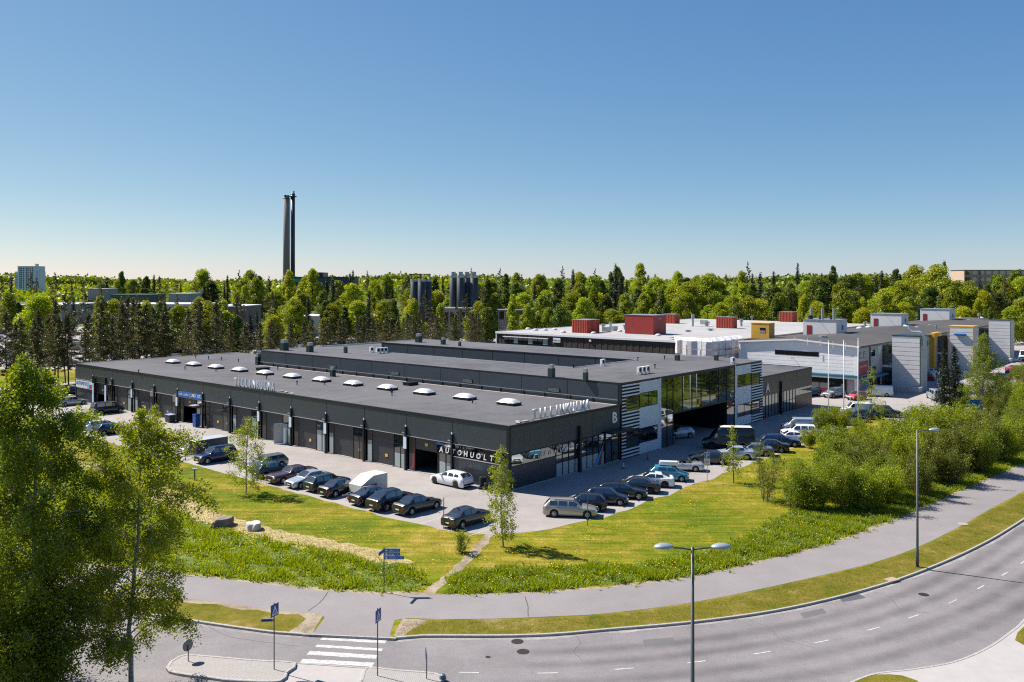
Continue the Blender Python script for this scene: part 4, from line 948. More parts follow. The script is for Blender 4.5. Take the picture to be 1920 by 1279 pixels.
def place_car(name, kind, col, pos, heading, label, cat='car', group=None, rims=None, simple=False, extra=None):
    out, tm, rmesh, T = car_meshes(kind)
    o = thing(name, label, cat, (pos[0], pos[1], .006), heading, group)
    pm = PAINTS[col]
    for nm, me, l, rz in out:
        c = add(nm, me, o)
        if nm in ('body', 'wing_mirror'): c.material_slots[0].link = 'OBJECT'; c.material_slots[0].material = pm
    L = T['L']
    for fx in (T['wf'], T['wr']):
        for s in (1, -1):
            w = add('wheel', tm, o, (L/2-fx*L, s*(T['W']/2-.115), T['r']), R(180) if s < 0 else 0)
            q = add('rim', rmesh, w)
            if rims: q.material_slots[0].link = 'OBJECT'; q.material_slots[0].material = rims
    if extra: extra(o, T)
    return o
def hd(dx, dy): return math.atan2(dy, dx)
TOB = ROT; FROMB = ROT+math.pi       # nose to / away from the building
def roof_rails(o, T):
    for s in (1,-1): MB().tube([(T['L']*.08, s*T['W']*.33, T['H']+.03),(-T['L']*.3, s*T['W']*.33, T['H']+.05)], .022, 5).build('roof_rail', UNDER, o)
def roof_box(o, T):
    b = MB().box(-.95,1.0,-.42,.42,0,.18).prism([(-.9,-.38),(.9,-.38),(1.0,0),(.9,.38),(-.9,.38)], .18, .36).build('roof_box', PAINTS['white'], o, loc=(-.1,0,T['H']+.12))
    for x in (-.5,.5): MB().box(x-.03,x+.03,-.55,.55,-.07,0).build('roof_bar', UNDER, b)
def aerial(o, T): MB().prism([(-.1,-.03),(.08,-.01),(.08,.01),(-.1,.03)], 0, .1).build('roof_fin', UNDER, o, loc=(-T['L']*.22,0,T['H']+.02))
def sunroof(o, T): MB().box(-.25,.35,-.38,.38,0,.02).build('sunroof', CGLASS, o, loc=(-.1,0,T['H']+.052))
def hood_up(o, T):
    b = MB().box(0,1.1,-.7,.7,0,.04).build('raised_bonnet', PAINTS['silver'], o, loc=(T['L']*.26,0,.98)); b.rotation_euler = (0, R(-55), 0)
def chrome_side(o, T):
    for s in (1,-1):
        a, b = T['L']/2-.345*T['L'], T['L']/2-.80*T['L']
        MB().tube([(a, s*T['W']*.445, 1.10),(b+.25, s*T['W']*.445, 1.16),(b, s*T['W']*.41, 1.28),(b+.7, s*T['W']*.365, 1.6),(a-.7, s*T['W']*.33, 1.62)], .018, 5).build('chrome_trim', CHROME, o)
G1, G2 = 'cars parked along the lawn by the garage row', 'cars parked along the lawn by the glass front'
ROW1 = [('sedan','anthracite',-10.8,-4.6,TOB,'dark grey sedan parked alone nearest the footpath, boot to the lawn',aerial),
 ('sedan','black',-10.7,1.7,TOB,'black older sedan with pale windows, second from the footpath on the garage side',None),
 ('fastback','black',-11.3,4.5,TOB,'black high fastback with chrome window trim beside the old black sedan',chrome_side),
 ('sedan','blueblack',-11.2,7.2,TOB,'blue-black sedan between the white box trailer and the black fastback',aerial),
 ('sedan','black',-11.2,12.0,TOB,'black sedan with red tail lamps just left of the white box trailer',None),
 ('wagon','darkgreen',-10.8,14.8,TOB,'dark green estate car with roof rails between silver sedan and black sedan',roof_rails),
 ('sedan','palegrey',-11.2,17.4,FROMB,'pale silver sedan with its nose to the lawn beside the maroon car',None),
 ('oldsedan','maroon',-11.0,20.6,FROMB,'long old maroon saloon with square bonnet and chrome bumper',None),
 ('hatch','teal',-11.2,23.9,TOB,'dark teal hatchback half hidden by the young birch on the lawn',None),
 ('wagon','grey',-9.6,27.4,FROMB,'grey estate car parked behind the lawn birch',None),
 ('suv','navy',-11.2,35.2,FROMB,'dark navy off-roader with its nose to the lawn right of the grey box trailer',roof_rails),
 ('wagon','silver',-9.6,42.0,FROMB,'silver estate car with roof rails left of the grey box trailer',roof_rails),
 ('hatch','black',-11.0,62.6,TOB,'black hatchback right of the white estate by the tall birch crowns',None),
 ('wagon','white',-10.8,66.0,TOB,'white estate car with its tail to the lawn at the left',roof_rails),
 ('wagon','anthracite',-10.6,69.2,TOB,'dark grey estate car left of the white estate',None),
 ('sedan','grey',-10.6,72.6,TOB,'grey sedan two cars left of the white estate',None),
 ('hatch','silver',-10.4,76.4,TOB,'silver hatchback leftmost beside the birch crown',None)]
for k, c, t, s, h, lab, ex in ROW1:
    p = W(t, s); place_car('parked_car', k, c, p, h+random.uniform(-.03,.03), lab, group=G1, extra=ex)
A10, B10 = R(-10), R(170)
ROW2 = [('wagon','champagne',(5.2,75.9),A10,'champagne silver estate car nearest the lawn corner',roof_rails,None),
 ('hatch','black',(6.6,77.9),B10,'black hatchback with pale wheels behind the champagne estate',None,RIM),
 ('hatch','blueblack',(8.9,80.1),A10,'blue-black rounded hatchback with nose to the lawn, third from the corner',None,None),
 ('touring','black',(10.6,82.3),A10,'glossy black estate car fourth from the lawn corner',None,None),
 ('sedan','anthracite',(12.3,84.6),B10,'charcoal sedan with chrome window line beside the white coupe',None,RIMD),
 ('coupe','white',(14.2,87.0),B10,'white coupe with dark sunroof and grey wheels',sunroof,RIMD),
 ('hatch','skyblue',(16.5,89.6),A10,'sky-blue small car carrying a white roof box',roof_box,None),
 ('roadster','silver',(19.1,94.3),B10,'silver open-top roadster with dark seats',None,None),
 ('sedan','anthracite',(22.6,97.9),B10,'charcoal sedan between the roadster and the young tree',None,None),
 ('sedan','paleblue',(26.2,100.6),B10,'pale blue sedan behind the young tree on the lawn',None,None),
 ('sedan','grey',(28.9,102.4),B10,'grey sedan behind the bushy young tree',None,None),
 ('sedan','black',(31.5,104.8),B10,'black sedan with red tail lamps beside the navy estate',None,None),
 ('touring','navy',(34.1,108.4),A10,'navy blue estate car with nose to the lawn',None,None),
 ('coupe','white',(36.2,111.2),B10,'low white coupe in front of the white hatchback',None,None),
 ('suv','white',(38.4,114.0),B10,'white tall hatchback parked next to the white van',None,RIMD),
 ('wagon','grey',(47.3,124.6),B10,'grey estate car behind the flagpole shrubs, left one',None,None),
 ('wagon','black',(50.6,127.2),A10,'black estate car behind the flagpole shrubs, right one',None,None),
 ('sedan','black',(53.5,129.6),A10,'black sedan in front of the white high van',None,None),
 ('suv','darkgreen',(57.6,131.6),A10,'dark green off-roader at the far end of the glass-front row',None,None)]
for k, c, p, h, lab, ex, rm in ROW2: place_car('parked_car', k, c, p, h+random.uniform(-.04,.04), lab, group=G2, extra=ex, rims=rm)
place_car('parked_van', 'van', 'palegrey', (39.9,118.4), R(172), 'pale grey panel van parked at the end of the white cars', 'van')
place_car('parked_van', 'van', 'white', (54.2,133.6), R(172), 'white panel van behind the flagpoles', 'van')
cam_o = place_car('camper_van', 'bigvan', 'black', (27.0,106.6), R(174), 'long black high van with cream roof outside the drive-through', 'van', rims=RIMD)
MB().box(-2.6,1.2,-.78,.78,0,.05).build('cream_roof', mat('cream_roof', (.62,.53,.44), .5), cam_o, loc=(-.2,0,2.70))
place_car('parked_car', 'hatch', 'silver', (gp(1275,823).x, gp(1275,823).y+.8), R(200), 'small silver car with raised bonnet in the drive-through mouth', 'car', extra=hood_up)
place_car('parked_car', 'touring', 'white', W(-1.62,6.35), ROT+R(90), 'white estate car with black wheels against the corner wall', 'car', rims=RIMD)
place_car('parked_car', 'wagon', 'silver', W(-2.9,95.2), TOB, 'silver estate car nosed against the far end of the garage row', 'car')
place_car('parked_car', 'sedan', 'maroon', W(-3.2,98.2), TOB, 'dark red sedan behind the far silver estate', 'car')
place_car('parked_car', 'wagon', 'darkgreen', W(-2.4,102.6), TOB, 'dark green car beyond the far end of the black building', 'car')
place_car('parked_car', 'sedan', 'blueblack', W(3.0,110), TOB, 'blue-black sedan by the pines at the far left', 'car')
place_car('parked_car', 'suv', 'black', W(9.5,106), R(200), 'black off-roader in the shade of the pines', 'car')
place_car('parked_car', 'minivan', 'anthracite', W(-3.0,81.6), TOB, 'dark people carrier outside a far garage door', 'car')
# right-hand yard
RY = [('suv','darkgreen',(54.3,155.5),R(215),'dark green off-roader left under the white gable'),
 ('suv','grey',(58.2,154.2),R(215),'grey off-roader in front of the pink shop window'),
 ('hatch','red',(61.0,151.0),R(215),'red hatchback at the corner of the white gable building'),
 ('hatch','paleblue',(90.0,186.0),R(140),'pale blue hatchback in the shade below the first stair tower'),
 ('wagon','white',(93.0,192.0),R(140),'white estate car in the shade past the first stair tower'),
 ('hatch','red',(87.6,181.0),R(140),'red small car peeping out behind the first stair tower'),
 ('wagon','silver',(86.6,165.5),R(60),'silver estate car between the spruces and the birch'),
 ('sedan','grey',(104.5,182.0),R(20),'grey car under the trees at the right edge'),
 ('sedan','red',(117.5,199.0),R(15),'bright red car at the right edge'),
 ('sedan','white',(113.0,205.0),R(15),'white car behind the bright red car'),
 ('hatch','navy',(112.0,190.0),R(15),'navy car in front of the bright red car'),
 ('hatch','silver',(119.0,222.0),R(140),'silver car in the shade between the second and third stair towers')]
for k, c, p, h, lab in RY: place_car('parked_car', k, c, p, h, lab, group='cars in the right-hand yard')
place_car('parked_van', 'van', 'white', (66.7,155.6), R(170), 'white panel van in the yard beside the first stair tower', 'van', rims=RIM)
place_car('parked_van', 'minivan', 'palegrey', (75.0,151.2), R(80), 'grey van with its tail to the camera left of the spruces', 'van')
place_car('parked_van', 'bigvan', 'white', (137.0,228.0), R(230), 'white high van at the far right edge of the yard', 'van')
# trailers
def trailer(pos, heading, dims, m, label, slope, roofm=None):
    L, Wd, H = dims; o = thing('box_trailer', label, 'trailer', (*pos, .006), heading)
    z0, z1 = .42, H
    b = MB()
    if slope:
        sec = [(-L/2,z0),(L/2,z0),(L/2,z0+.75),(L/2-1.5,z1),(-L/2,z1)]
    else: sec = [(-L/2,z0),(L/2,z0),(L/2,z1),(-L/2,z1)]
    n = len(sec); b.v = [(x,-Wd/2,z) for x, z in sec]+[(x,Wd/2,z) for x, z in sec]
    b.f = [tuple(range(n)), tuple(range(2*n-1,n-1,-1))]+[(i,n+i,n+(i+1)%n,(i+1)%n) for i in range(n)]; b.m = [0]*len(b.f)
    bo = b.build('box', m, o)
    if roofm: MB().box(-L/2-.02,L/2+.02,-Wd/2-.02,Wd/2+.02,z1,z1+.04).build('box_roof', roofm, o)
    MB().tube([(L/2,-.55,.4),(L/2+1.25,0,.42)], .045, 6).tube([(L/2,.55,.4),(L/2+1.25,0,.42)], .045, 6).tube([(L/2+1.2,0,.42),(L/2+1.55,0,.46)], .05, 6).build('drawbar', GALV, o)
    MB().cyl(L/2+1.0,.12,.05,.6,.03).lathe([(.1,-.04),(.1,.04)], (L/2+1.0,.12,.1), 10, axis='y').build('jockey_wheel', GALV, o)
    tm = car_meshes('hatch')[1]
    for s in (1,-1): add('wheel', tm, o, (-.25, s*(Wd/2+.12), .30), 0, .95); MB().box(-.65,.15,min(s*Wd/2,s*(Wd/2+.26)),max(s*Wd/2,s*(Wd/2+.26)),.62,.66).build('mudguard', UNDER, o)
    return o, bo
tr1, bo = trailer(W(-9.6,9.9).xy, FROMB, (3.3,1.85,1.92), mat('trailer_white', (.60,.585,.53), .5, var=.08, scale=1.5), 'white box trailer with sloped front and red lettering among the black cars', True)
letters(tr1, 'KUORMAAJA', (-.3, .96), (1.3, .96), .95, .3, .01, RED, 0, shear=.2, bold=.01)
for ch in list(tr1.children):
    if ch.name.startswith('letter'): pass
tr2, bo2 = trailer(W(-10.2,38.6).xy, FROMB, (4.0,1.9,2.15), mat('trailer_grey', (.085,.095,.10), .5, .2, var=.1, scale=1), 'dark grey box trailer with pale top beside the navy off-roader', False, LTGREY)
MB().box(2.0,2.02,-.75,.75,.7,1.95).build('open_end', BLACK, tr2); MB().tube([(2.04,-.8,.5),(2.04,-.8,2.1),(2.04,.8,2.1),(2.04,.8,.5)], .04, 4).build('door_frame', GALV, tr2)
# far car lot behind the pines: simple copies
def far_car_mesh(nm):
    mb = MB(); sec = [(2.2,.3),(2.25,.75),(1.1,.98),(.35,1.45),(-1.3,1.47),(-2.0,1.05),(-2.25,.95),(-2.25,.3)]
    n = len(sec); w = .86; mb.v = [(x,-w*(.8 if z>1.2 else 1),z) for x,z in sec]+[(x,w*(.8 if z>1.2 else 1),z) for x,z in sec]
    mb.f = [tuple(range(n)), tuple(range(2*n-1,n-1,-1))]+[(i,n+i,n+(i+1)%n,(i+1)%n) for i in range(n)]; mb.m = [0]*len(mb.f); mb.m[2+2] = 1; mb.m[2+4] = 1
    for s in (-1,1):
        mb.box(-1.5,.7,s*.80-.02,s*.80+.02,1.0,1.36,1)
        for x in (1.4,-1.4): mb.lathe([(.32,-.1),(.32,.1)], (x,s*.78,.32), 10, 2, 'y')
    return mb.mesh(nm, [PAINTS['white'], CGLASS, TYRE])
FCM = far_car_mesh('distant_car'); rr = random.Random(3)
fc_cols = ['white']*5+['silver']*4+['palegrey']*3+['grey']*3+['black']*3+['navy','red','anthracite','paleblue']
FARN = 0
for row in range(9):
    Yb = 214+row*17.5+row*row*.4
    for i in range(34):
        t = i/33; x = -.60*Yb + t*(.60*Yb-.035*Yb)
        if rr.random() < .25 or (row > 6 and i % 2): continue
        if FARN >= 215: break
        o = add('distant_car', FCM, None, (x+rr.uniform(-.5,.5), Yb+rr.uniform(-1.2,1.2)+(.35*x if False else 0), .02), R(49)+(math.pi if rr.random()<.5 else 0))
        o.material_slots[0].link = 'OBJECT'; o.material_slots[0].material = PAINTS[rr.choice(fc_cols)]
        tag(o, 'car in the crowded lot glimpsed behind the row of pines', 'car', 'cars in the lot behind the pines'); FARN += 1
# ---------------------------------------------------------------- trees and shrubs
BARK_B = mat('birch_bark', (.50,.47,.42), .85, var=.9, scale=7, col2=(.035,.03,.028), stretch=(1,1,3.0), space='object')
BARK_P = mat('pine_bark', (.16,.085,.05), .9, var=.5, scale=3, space='object')
BARK_D = mat('dark_bark', (.05,.042,.035), .9, var=.4, scale=4, space='object')
TWIG = mat('twig', (.06,.045,.035), .9)
LB = leaf_mat('birch_leaf', (.165,.235,.011), (.34,.375,.030), .50, objv=.10)
LBD = leaf_mat('birch_leaf_deep', (.12,.185,.010), (.27,.315,.027), .48, objv=.10)
LW_ = leaf_mat('willow_leaf', (.095,.120,.010), (.21,.215,.032), .42, objv=.12)
LF = [leaf_mat('forest_leaf_bright', (.20,.25,.012), (.36,.375,.026), .42, objv=.30),
      leaf_mat('forest_leaf_deep', (.14,.195,.013), (.28,.31,.028), .38, objv=.30)]
LF.append(leaf_mat('forest_leaf_dark', (.065,.105,.013), (.15,.18,.026), .35, objv=.30))
LP = leaf_mat('pine_needle', (.060,.070,.020), (.135,.125,.040), .25, objv=.15)
LS = leaf_mat('spruce_needle', (.014,.024,.010), (.040,.050,.020), .12, objv=.15)

def unit(rng, n):
    v = rng.normal(size=(n,3)); return v/np.linalg.norm(v, axis=1)[:,None]
def leaf_geo(P, size, rng, aspect=.62, nrm=None, bias=0.0):
    n = len(P); N = unit(rng, n)
    if nrm is not None: N = N*(1-bias) + nrm*bias; N /= np.linalg.norm(N, axis=1)[:,None]+1e-9
    T = np.cross(N, unit(rng, n)); T /= np.linalg.norm(T, axis=1)[:,None]+1e-9; Bv = np.cross(N, T)
    s = (size*rng.uniform(.6, 1.35, n))[:,None]
    V = np.stack([P-T*s*.5, P+Bv*s*aspect*.5, P+T*s*.5, P-Bv*s*aspect*.5], 1).reshape(-1,3)
    return V, np.arange(len(V)).reshape(-1,4)
def tubes_geo(tubes, n=5):
    V = []; Fc = []; b = 0
    for pts, rad in tubes:
        pts = np.asarray(pts); k = len(pts); rad = np.asarray(rad)
        d = np.gradient(pts, axis=0); d /= np.linalg.norm(d, axis=1)[:,None]+1e-9
        ref = np.where(np.abs(d[:,2:3]) > .9, np.array([[1.,0,0]]), np.array([[0,0,1.]])); a = np.cross(d, ref); a /= np.linalg.norm(a, axis=1)[:,None]+1e-9; c = np.cross(d, a)
        ang = np.arange(n)*2*np.pi/n
        ring = pts[:,None,:] + rad[:,None,None]*(a[:,None,:]*np.cos(ang)[None,:,None] + c[:,None,:]*np.sin(ang)[None,:,None])
        V.append(ring.reshape(-1,3)); i, q = np.meshgrid(np.arange(k-1), np.arange(n), indexing='ij'); q2 = (q+1) % n
        Fc.append(np.stack([b+i*n+q, b+i*n+q2, b+(i+1)*n+q2, b+(i+1)*n+q], -1).reshape(-1,4)); b += k*n
    return np.vstack(V), np.vstack(Fc)
def path(p, d, L, k, droop, rng, wob=.12):
    pts = [np.array(p, float)]; d = np.array(d, float)
    for i in range(k):
        d = d + rng.normal(0, wob, 3); d[2] -= droop/k; d /= np.linalg.norm(d); pts.append(pts[-1] + d*L/k)
    return np.array(pts), d
def birch(H, cw, seed, nb, nsec, lpt, lsize, base=.16, droop=.9, r0=None, spread=.13, top=.35, lean=(0,0), shape=None, ntw=2):
    """trunk, ascending limbs, hanging twigs with leaves; returns (wood, leaves)"""
    rng = np.random.default_rng(seed); r0 = r0 or H*.011
    z = np.linspace(0, H, 14); wob = np.cumsum(rng.normal(0, H*.006, (14,2)), 0); wob[0] = 0
    tr = np.c_[wob[:,0]+lean[0]*(z/H)**1.5, wob[:,1]+lean[1]*(z/H)**1.5, z]; tubes = [(tr, r0*(1-z/H)**.85+.012)]; P = []
    for i in range(nb):
        f = base + (1-base)*((i+rng.uniform(0,1))/nb)*.985; zz = f*H; q = (f-base)/(1-base)
        prof = shape(q) if shape else (np.sin(np.pi*min(1, (q*.80+.20)))**.7)*(1-q*.35)
        L = max(.25, cw/2*prof*rng.uniform(.7,1.15)); a = i*2.39996+rng.uniform(-.4,.4); el = R(rng.uniform(25,55)) + q*.35
        p0 = np.array([np.interp(zz, z, tr[:,0]), np.interp(zz, z, tr[:,1]), zz])
        bp, _ = path(p0, (np.cos(a)*np.cos(el), np.sin(a)*np.cos(el), np.sin(el)), L*1.15, 6, droop*.7, rng)
        rb = max(.012, r0*.34*(1-q*.75)); tubes.append((bp, np.linspace(rb, .006, 7)))
        ns_ = max(2, int(nsec*min(1.0, L/(cw*.36))))
        for k in range(ns_):
            t = rng.uniform(.22, 1.0); j = t*6; j0 = min(5, int(j)); ps = bp[j0] + (bp[j0+1]-bp[j0])*(j-j0)
            a2 = a + rng.uniform(-1.3,1.3); e2 = rng.uniform(-.5,.55)
            sp, _ = path(ps, (np.cos(a2)*np.cos(e2), np.sin(a2)*np.cos(e2), np.sin(e2)), L*rng.uniform(.22,.5)*(1.1-t*.4)+.15, 4, droop, rng, .2)
            if k % 2 == 0: tubes.append((sp, np.linspace(max(.007, rb*.3), .004, 5)))
            for w in range(ntw):
                m = max(2, int(lpt*rng.uniform(.5,1.5))); tt = rng.uniform(.15, 1.05, m)*4; jj = np.clip(tt.astype(int), 0, 3)
                c = sp[jj] + (sp[jj+1]-sp[jj])*(tt-jj)[:,None]; off = rng.normal(0, spread, (m,3)); off[:,2] -= np.abs(rng.normal(0, spread*1.3*droop, m)); P.append(c+off)
    return tubes_geo(tubes), leaf_geo(np.vstack(P), lsize, rng)
def shrub(H, wd, seed, stems, nb, lpt, lsize, spread=.16, low=.12):
    rng = np.random.default_rng(seed); tubes = []; P = []
    for s in range(stems):
        a = rng.uniform(0, 2*np.pi); r = rng.uniform(0, wd*.18); h = H*rng.uniform(.65,1.05); tilt = rng.uniform(.05,.42)
        st, _ = path((np.cos(a)*r, np.sin(a)*r, 0), (np.cos(a)*tilt, np.sin(a)*tilt, 1), h, 8, -.1, rng, .07)
        tubes.append((st, np.linspace(.035, .008, 9)))
        for b in range(nb):
            t = rng.uniform(low, 1)*8; j = min(7, int(t)); p0 = st[j]+(st[j+1]-st[j])*(t-j); a2 = rng.uniform(0, 2*np.pi); e = rng.uniform(.1,.9)
            L = wd*.28*rng.uniform(.5,1.1)*(1.15-t/8*.6); bp, _ = path(p0, (np.cos(a2)*np.cos(e), np.sin(a2)*np.cos(e), np.sin(e)), L, 4, .25, rng, .15)
            if b % 2 == 0: tubes.append((bp, np.linspace(.014,.004,5)))
            m = max(2, int(lpt*rng.uniform(.5,1.5))); tt = rng.uniform(0,4,m); jj = np.clip(tt.astype(int),0,3)
            P.append(bp[jj]+(bp[jj+1]-bp[jj])*(tt-jj)[:,None]+rng.normal(0, spread, (m,3)))
    return tubes_geo(tubes, 4), leaf_geo(np.vstack(P), lsize, rng, .5)
def conifer(H, wd, seed, layers, per, lsize, base=.04, droop=.45, ln=16, irregular=.15):
    rng = np.random.default_rng(seed); z = np.linspace(0, H, 8); tubes = [(np.c_[z*0, z*0, z], H*.013*(1-z/H)+.02)]; P = []
    for i in range(layers):
        q = (i+.5)/layers; zz = H*(base+(1-base)*q); Lr = wd/2*(1-q)**.85*(.6+.4*min(1, q*6))+.12
        for k in range(per):
            a = rng.uniform(0, 2*np.pi); L = Lr*rng.uniform(1-irregular*2, 1+irregular)
            bp, _ = path((0,0,zz), (np.cos(a), np.sin(a), .25), L, 4, droop, rng, .05)
            m = max(3, int(ln*(L/(wd/2)+.15))); tt = rng.uniform(.05,1.03,m)*4; jj = np.clip(tt.astype(int),0,3)
            c = bp[jj]+(bp[jj+1]-bp[jj])*(tt-jj)[:,None]; c += rng.normal(0, lsize*.45, (m,3)); c[:,2] -= np.abs(rng.normal(0, lsize*.5, m)); P.append(c)
    P = np.vstack(P); nr = np.zeros_like(P); nr[:,2] = 1
    return tubes_geo(tubes, 6), leaf_geo(P, lsize, rng, .45, nr, .3)
def pine(H, wd, seed, nb, ln, lsize, base=.35):
    rng = np.random.default_rng(seed); z = np.linspace(0, H, 10); wob = np.cumsum(rng.normal(0, H*.004, (10,2)), 0); tr = np.c_[wob, z]
    tubes = [(tr, H*.010*(1-z/H*.85)+.02)]; P = []
    for i in range(nb):
        q = ((i+rng.uniform(0,1))/nb)**.9; zz = H*(base+(1-base)*q*.97); a = rng.uniform(0,2*np.pi); L = wd/2*rng.uniform(.45,1.15)*max(.12,(1-q)**.62)*(.6+.4*min(1,q*5))
        p0 = np.array([np.interp(zz,z,tr[:,0]), np.interp(zz,z,tr[:,1]), zz]); bp, _ = path(p0, (np.cos(a), np.sin(a), .15+.6*q), L, 5, -.15, rng, .1)
        tubes.append((bp, np.linspace(H*.0032, .010, 6)))
        for c in range(3):
            t = rng.uniform(.35,1.05)*5; j = min(4,int(t)); ctr = bp[j]+(bp[j+1]-bp[j])*(t-j); m = int(ln*rng.uniform(.5,1.4)*(.35+.65*L/(wd/2)))
            P.append(ctr+rng.normal(0,1,(m,3))*np.array([.50,.50,.20])*(.35+.5*L)*.42)
    P.append(tr[-1]+rng.normal(0,1,(int(ln),3))*np.array([.22,.22,.4])*wd*.10)
    P = np.vstack(P); return tubes_geo(tubes, 5), leaf_geo(P, lsize, rng, .4)
def broadleaf(H, wd, seed, blobs, ln, lsize, base=.18, tall=1.0):
    rng = np.random.default_rng(seed); z = np.linspace(0, H*.85, 8); tubes = [(np.c_[z*0,z*0,z], H*.014*(1-z/H)+.03)]; P = []; Nn = []
    for i in range(blobs):
        q = (i+.5)/blobs; zz = H*(base+(1-base)*(q*.92)); R0 = wd/2*(np.sin(np.pi*min(1,q*.82+.16))**.8); a = i*2.4+rng.uniform(-.5,.5); rad = R0*rng.uniform(.35,.72)
        c = np.array([np.cos(a)*rad, np.sin(a)*rad, zz]); br = wd*.24*rng.uniform(.7,1.25)*(1.1-q*.5)
        tubes.append((np.array([[0,0,zz*.72],[c[0]*.5,c[1]*.5,zz*.86],c]), np.array([.12,.07,.03])*H/18))
        m = int(ln*rng.uniform(.8,1.2)); d = unit(rng,m); d[:,2] = np.where(d[:,2]<-.3, d[:,2]*.5, d[:,2]); rr_ = br*rng.uniform(.55,1.12,m)[:,None]
        P.append(c+d*rr_*np.array([1,1,.85*tall])); Nn.append(d)
    P = np.vstack(P); return tubes_geo(tubes, 5), leaf_geo(P, lsize, rng, .7, np.vstack(Nn), .38)
def tree_meshes(nm, geo, bark, leaf):
    (wv, wf), (lv, lf) = geo; return np_mesh(nm+'_trunk', wv, wf, bark, True), np_mesh(nm+'_crown', lv, lf, leaf)
def plant(name, meshes, pos, rz, sc, label, cat='tree', group=None, crown='crown', trunk='trunk'):
    o = thing(name, label, cat, pos, rz, group); o.scale = (sc,sc,sc) if not isinstance(sc, tuple) else sc
    add(trunk, meshes[0], o); add(crown, meshes[1], o); return o

# big birches in the left foreground
def col_shape(q): return .55+.45*math.sin(math.pi*min(1,.15+q*.75)) if q < .8 else max(.12, 1-(q-.8)*4.4)*.9
g = birch(17.4, 6.7, 11, 86, 18, 17, .125, base=.08, droop=1.0, r0=.15, shape=lambda q: (.75+.25*math.sin(math.pi*q)) if q < .7 else max(.10, (1-q)/.3*.9), ntw=5)
plant('birch_tree', tree_meshes('birch_a', g, BARK_B, LBD), (-23.2, 40.5, 0), .4, 1, 'tall leafy birch filling the left edge of the picture')
g = birch(14.4, 5.7, 27, 70, 14, 15, .118, top=.3, base=.15, droop=1.05, r0=.125, lean=(.25,0), shape=lambda q: (.62+.38*math.sin(math.pi*(q*.9+.1))) if q < .72 else max(.10, (1-q)/.28*.86), ntw=5)
plant('birch_tree', tree_meshes('birch_b', g, BARK_B, LB), (-19.0, 42.6, 0), 2.2, 1, 'birch with speckled white trunk standing at the kerb, left of the round sign')
g = shrub(9.5, 7.5, 31, 18, 56, 56, .13, .26)
plant('willow_shrub', tree_meshes('willow_big', g, TWIG, LBD), (-25.2, 43.5, 0), 0, 1, 'dark leafy willow thicket in the bottom left corner', 'shrub', trunk='stems', crown='foliage')
g = shrub(8.2, 7.0, 33, 18, 54, 54, .13, .26)
plant('willow_shrub', tree_meshes('willow_big2', g, TWIG, LBD), (-22.6, 39.6, 0), 1, 1, 'dense willow bush under the tall left birch', 'shrub', trunk='stems', crown='foliage')
# young birches on the lawn
def young(seed, H, cw): return tree_meshes('young_birch%d' % seed, birch(H, cw, seed, 50, 7, 12, .13, base=.10, droop=1.25, r0=.06, spread=.10, shape=lambda q: (.45+.55*math.sin(math.pi*min(1,.2+q*.7))) if q < .5 else max(.12, 1.0-(q-.5)*1.75)), BARK_B, LB)
p = gp(944,1026); plant('young_birch', young(41, 7.9, 2.5), p, 0, 1, 'slim young birch on the lawn beside the worn footpath')
p = gp(461,927); plant('young_birch', young(42, 7.6, 3.6), p, 1, 1, 'young birch on the lawn in front of the parked maroon saloon')
p = gp(291,905); plant('young_birch', young(43, 8.2, 2.6), p, 2, 1, 'slender birch top rising above the left foreground trees')
# light young trees on the right lawn
def aspen(seed, H, cw, n=34): return tree_meshes('aspen%d' % seed, birch(H, cw*1.25, seed, int(n*1.0), 6, 9, .14, base=.14, droop=.5, r0=.05, spread=.12, shape=lambda q: max(.14, (1-q)**.75*(.75+.25*math.sin(q*9)))), BARK_D, LB)
p = gp(1376,906); plant('young_tree', aspen(51, 5.9, 2.6), p, 0, 1, 'thin young tree with pointed top in front of the black high van')
p = gp(1436,938); plant('young_tree', tree_meshes('willow_tree', shrub(5.6, 4.6, 52, 9, 26, 20, .13, .16), TWIG, LW_), p, 0, 1, 'bushy grey-green young tree right of the thin young tree')
p = gp(1632,806); plant('young_tree', aspen(53, 8.6, 5.0, 44), p, 0, 1, 'tall young tree with layered branches right of the flagpoles')
p = gp(1842,770); plant('birch_tree', tree_meshes('right_birch', birch(12.5, 8.0, 54, 74, 13, 14, .17, base=.08, droop=.8, r0=.14, spread=.2, shape=lambda q: max(.10, (1-q)**.8*1.05)), BARK_B, LBD), p, 0, 1, 'broad pointed birch at the right edge, right of the spruces')
SPR = [tree_meshes('spruce%d' % i, conifer(10.5, 4.0, 60+i, 34, 12, .26, ln=22), BARK_D, LS) for i in range(2)]
plant('spruce_tree', SPR[0], gp(1770,778), 0, .98, 'dark narrow spruce on the yard edge, left of a pair'); plant('spruce_tree', SPR[1], gp(1789,772), 1, 1.0, 'dark narrow spruce on the yard edge, right of a pair')
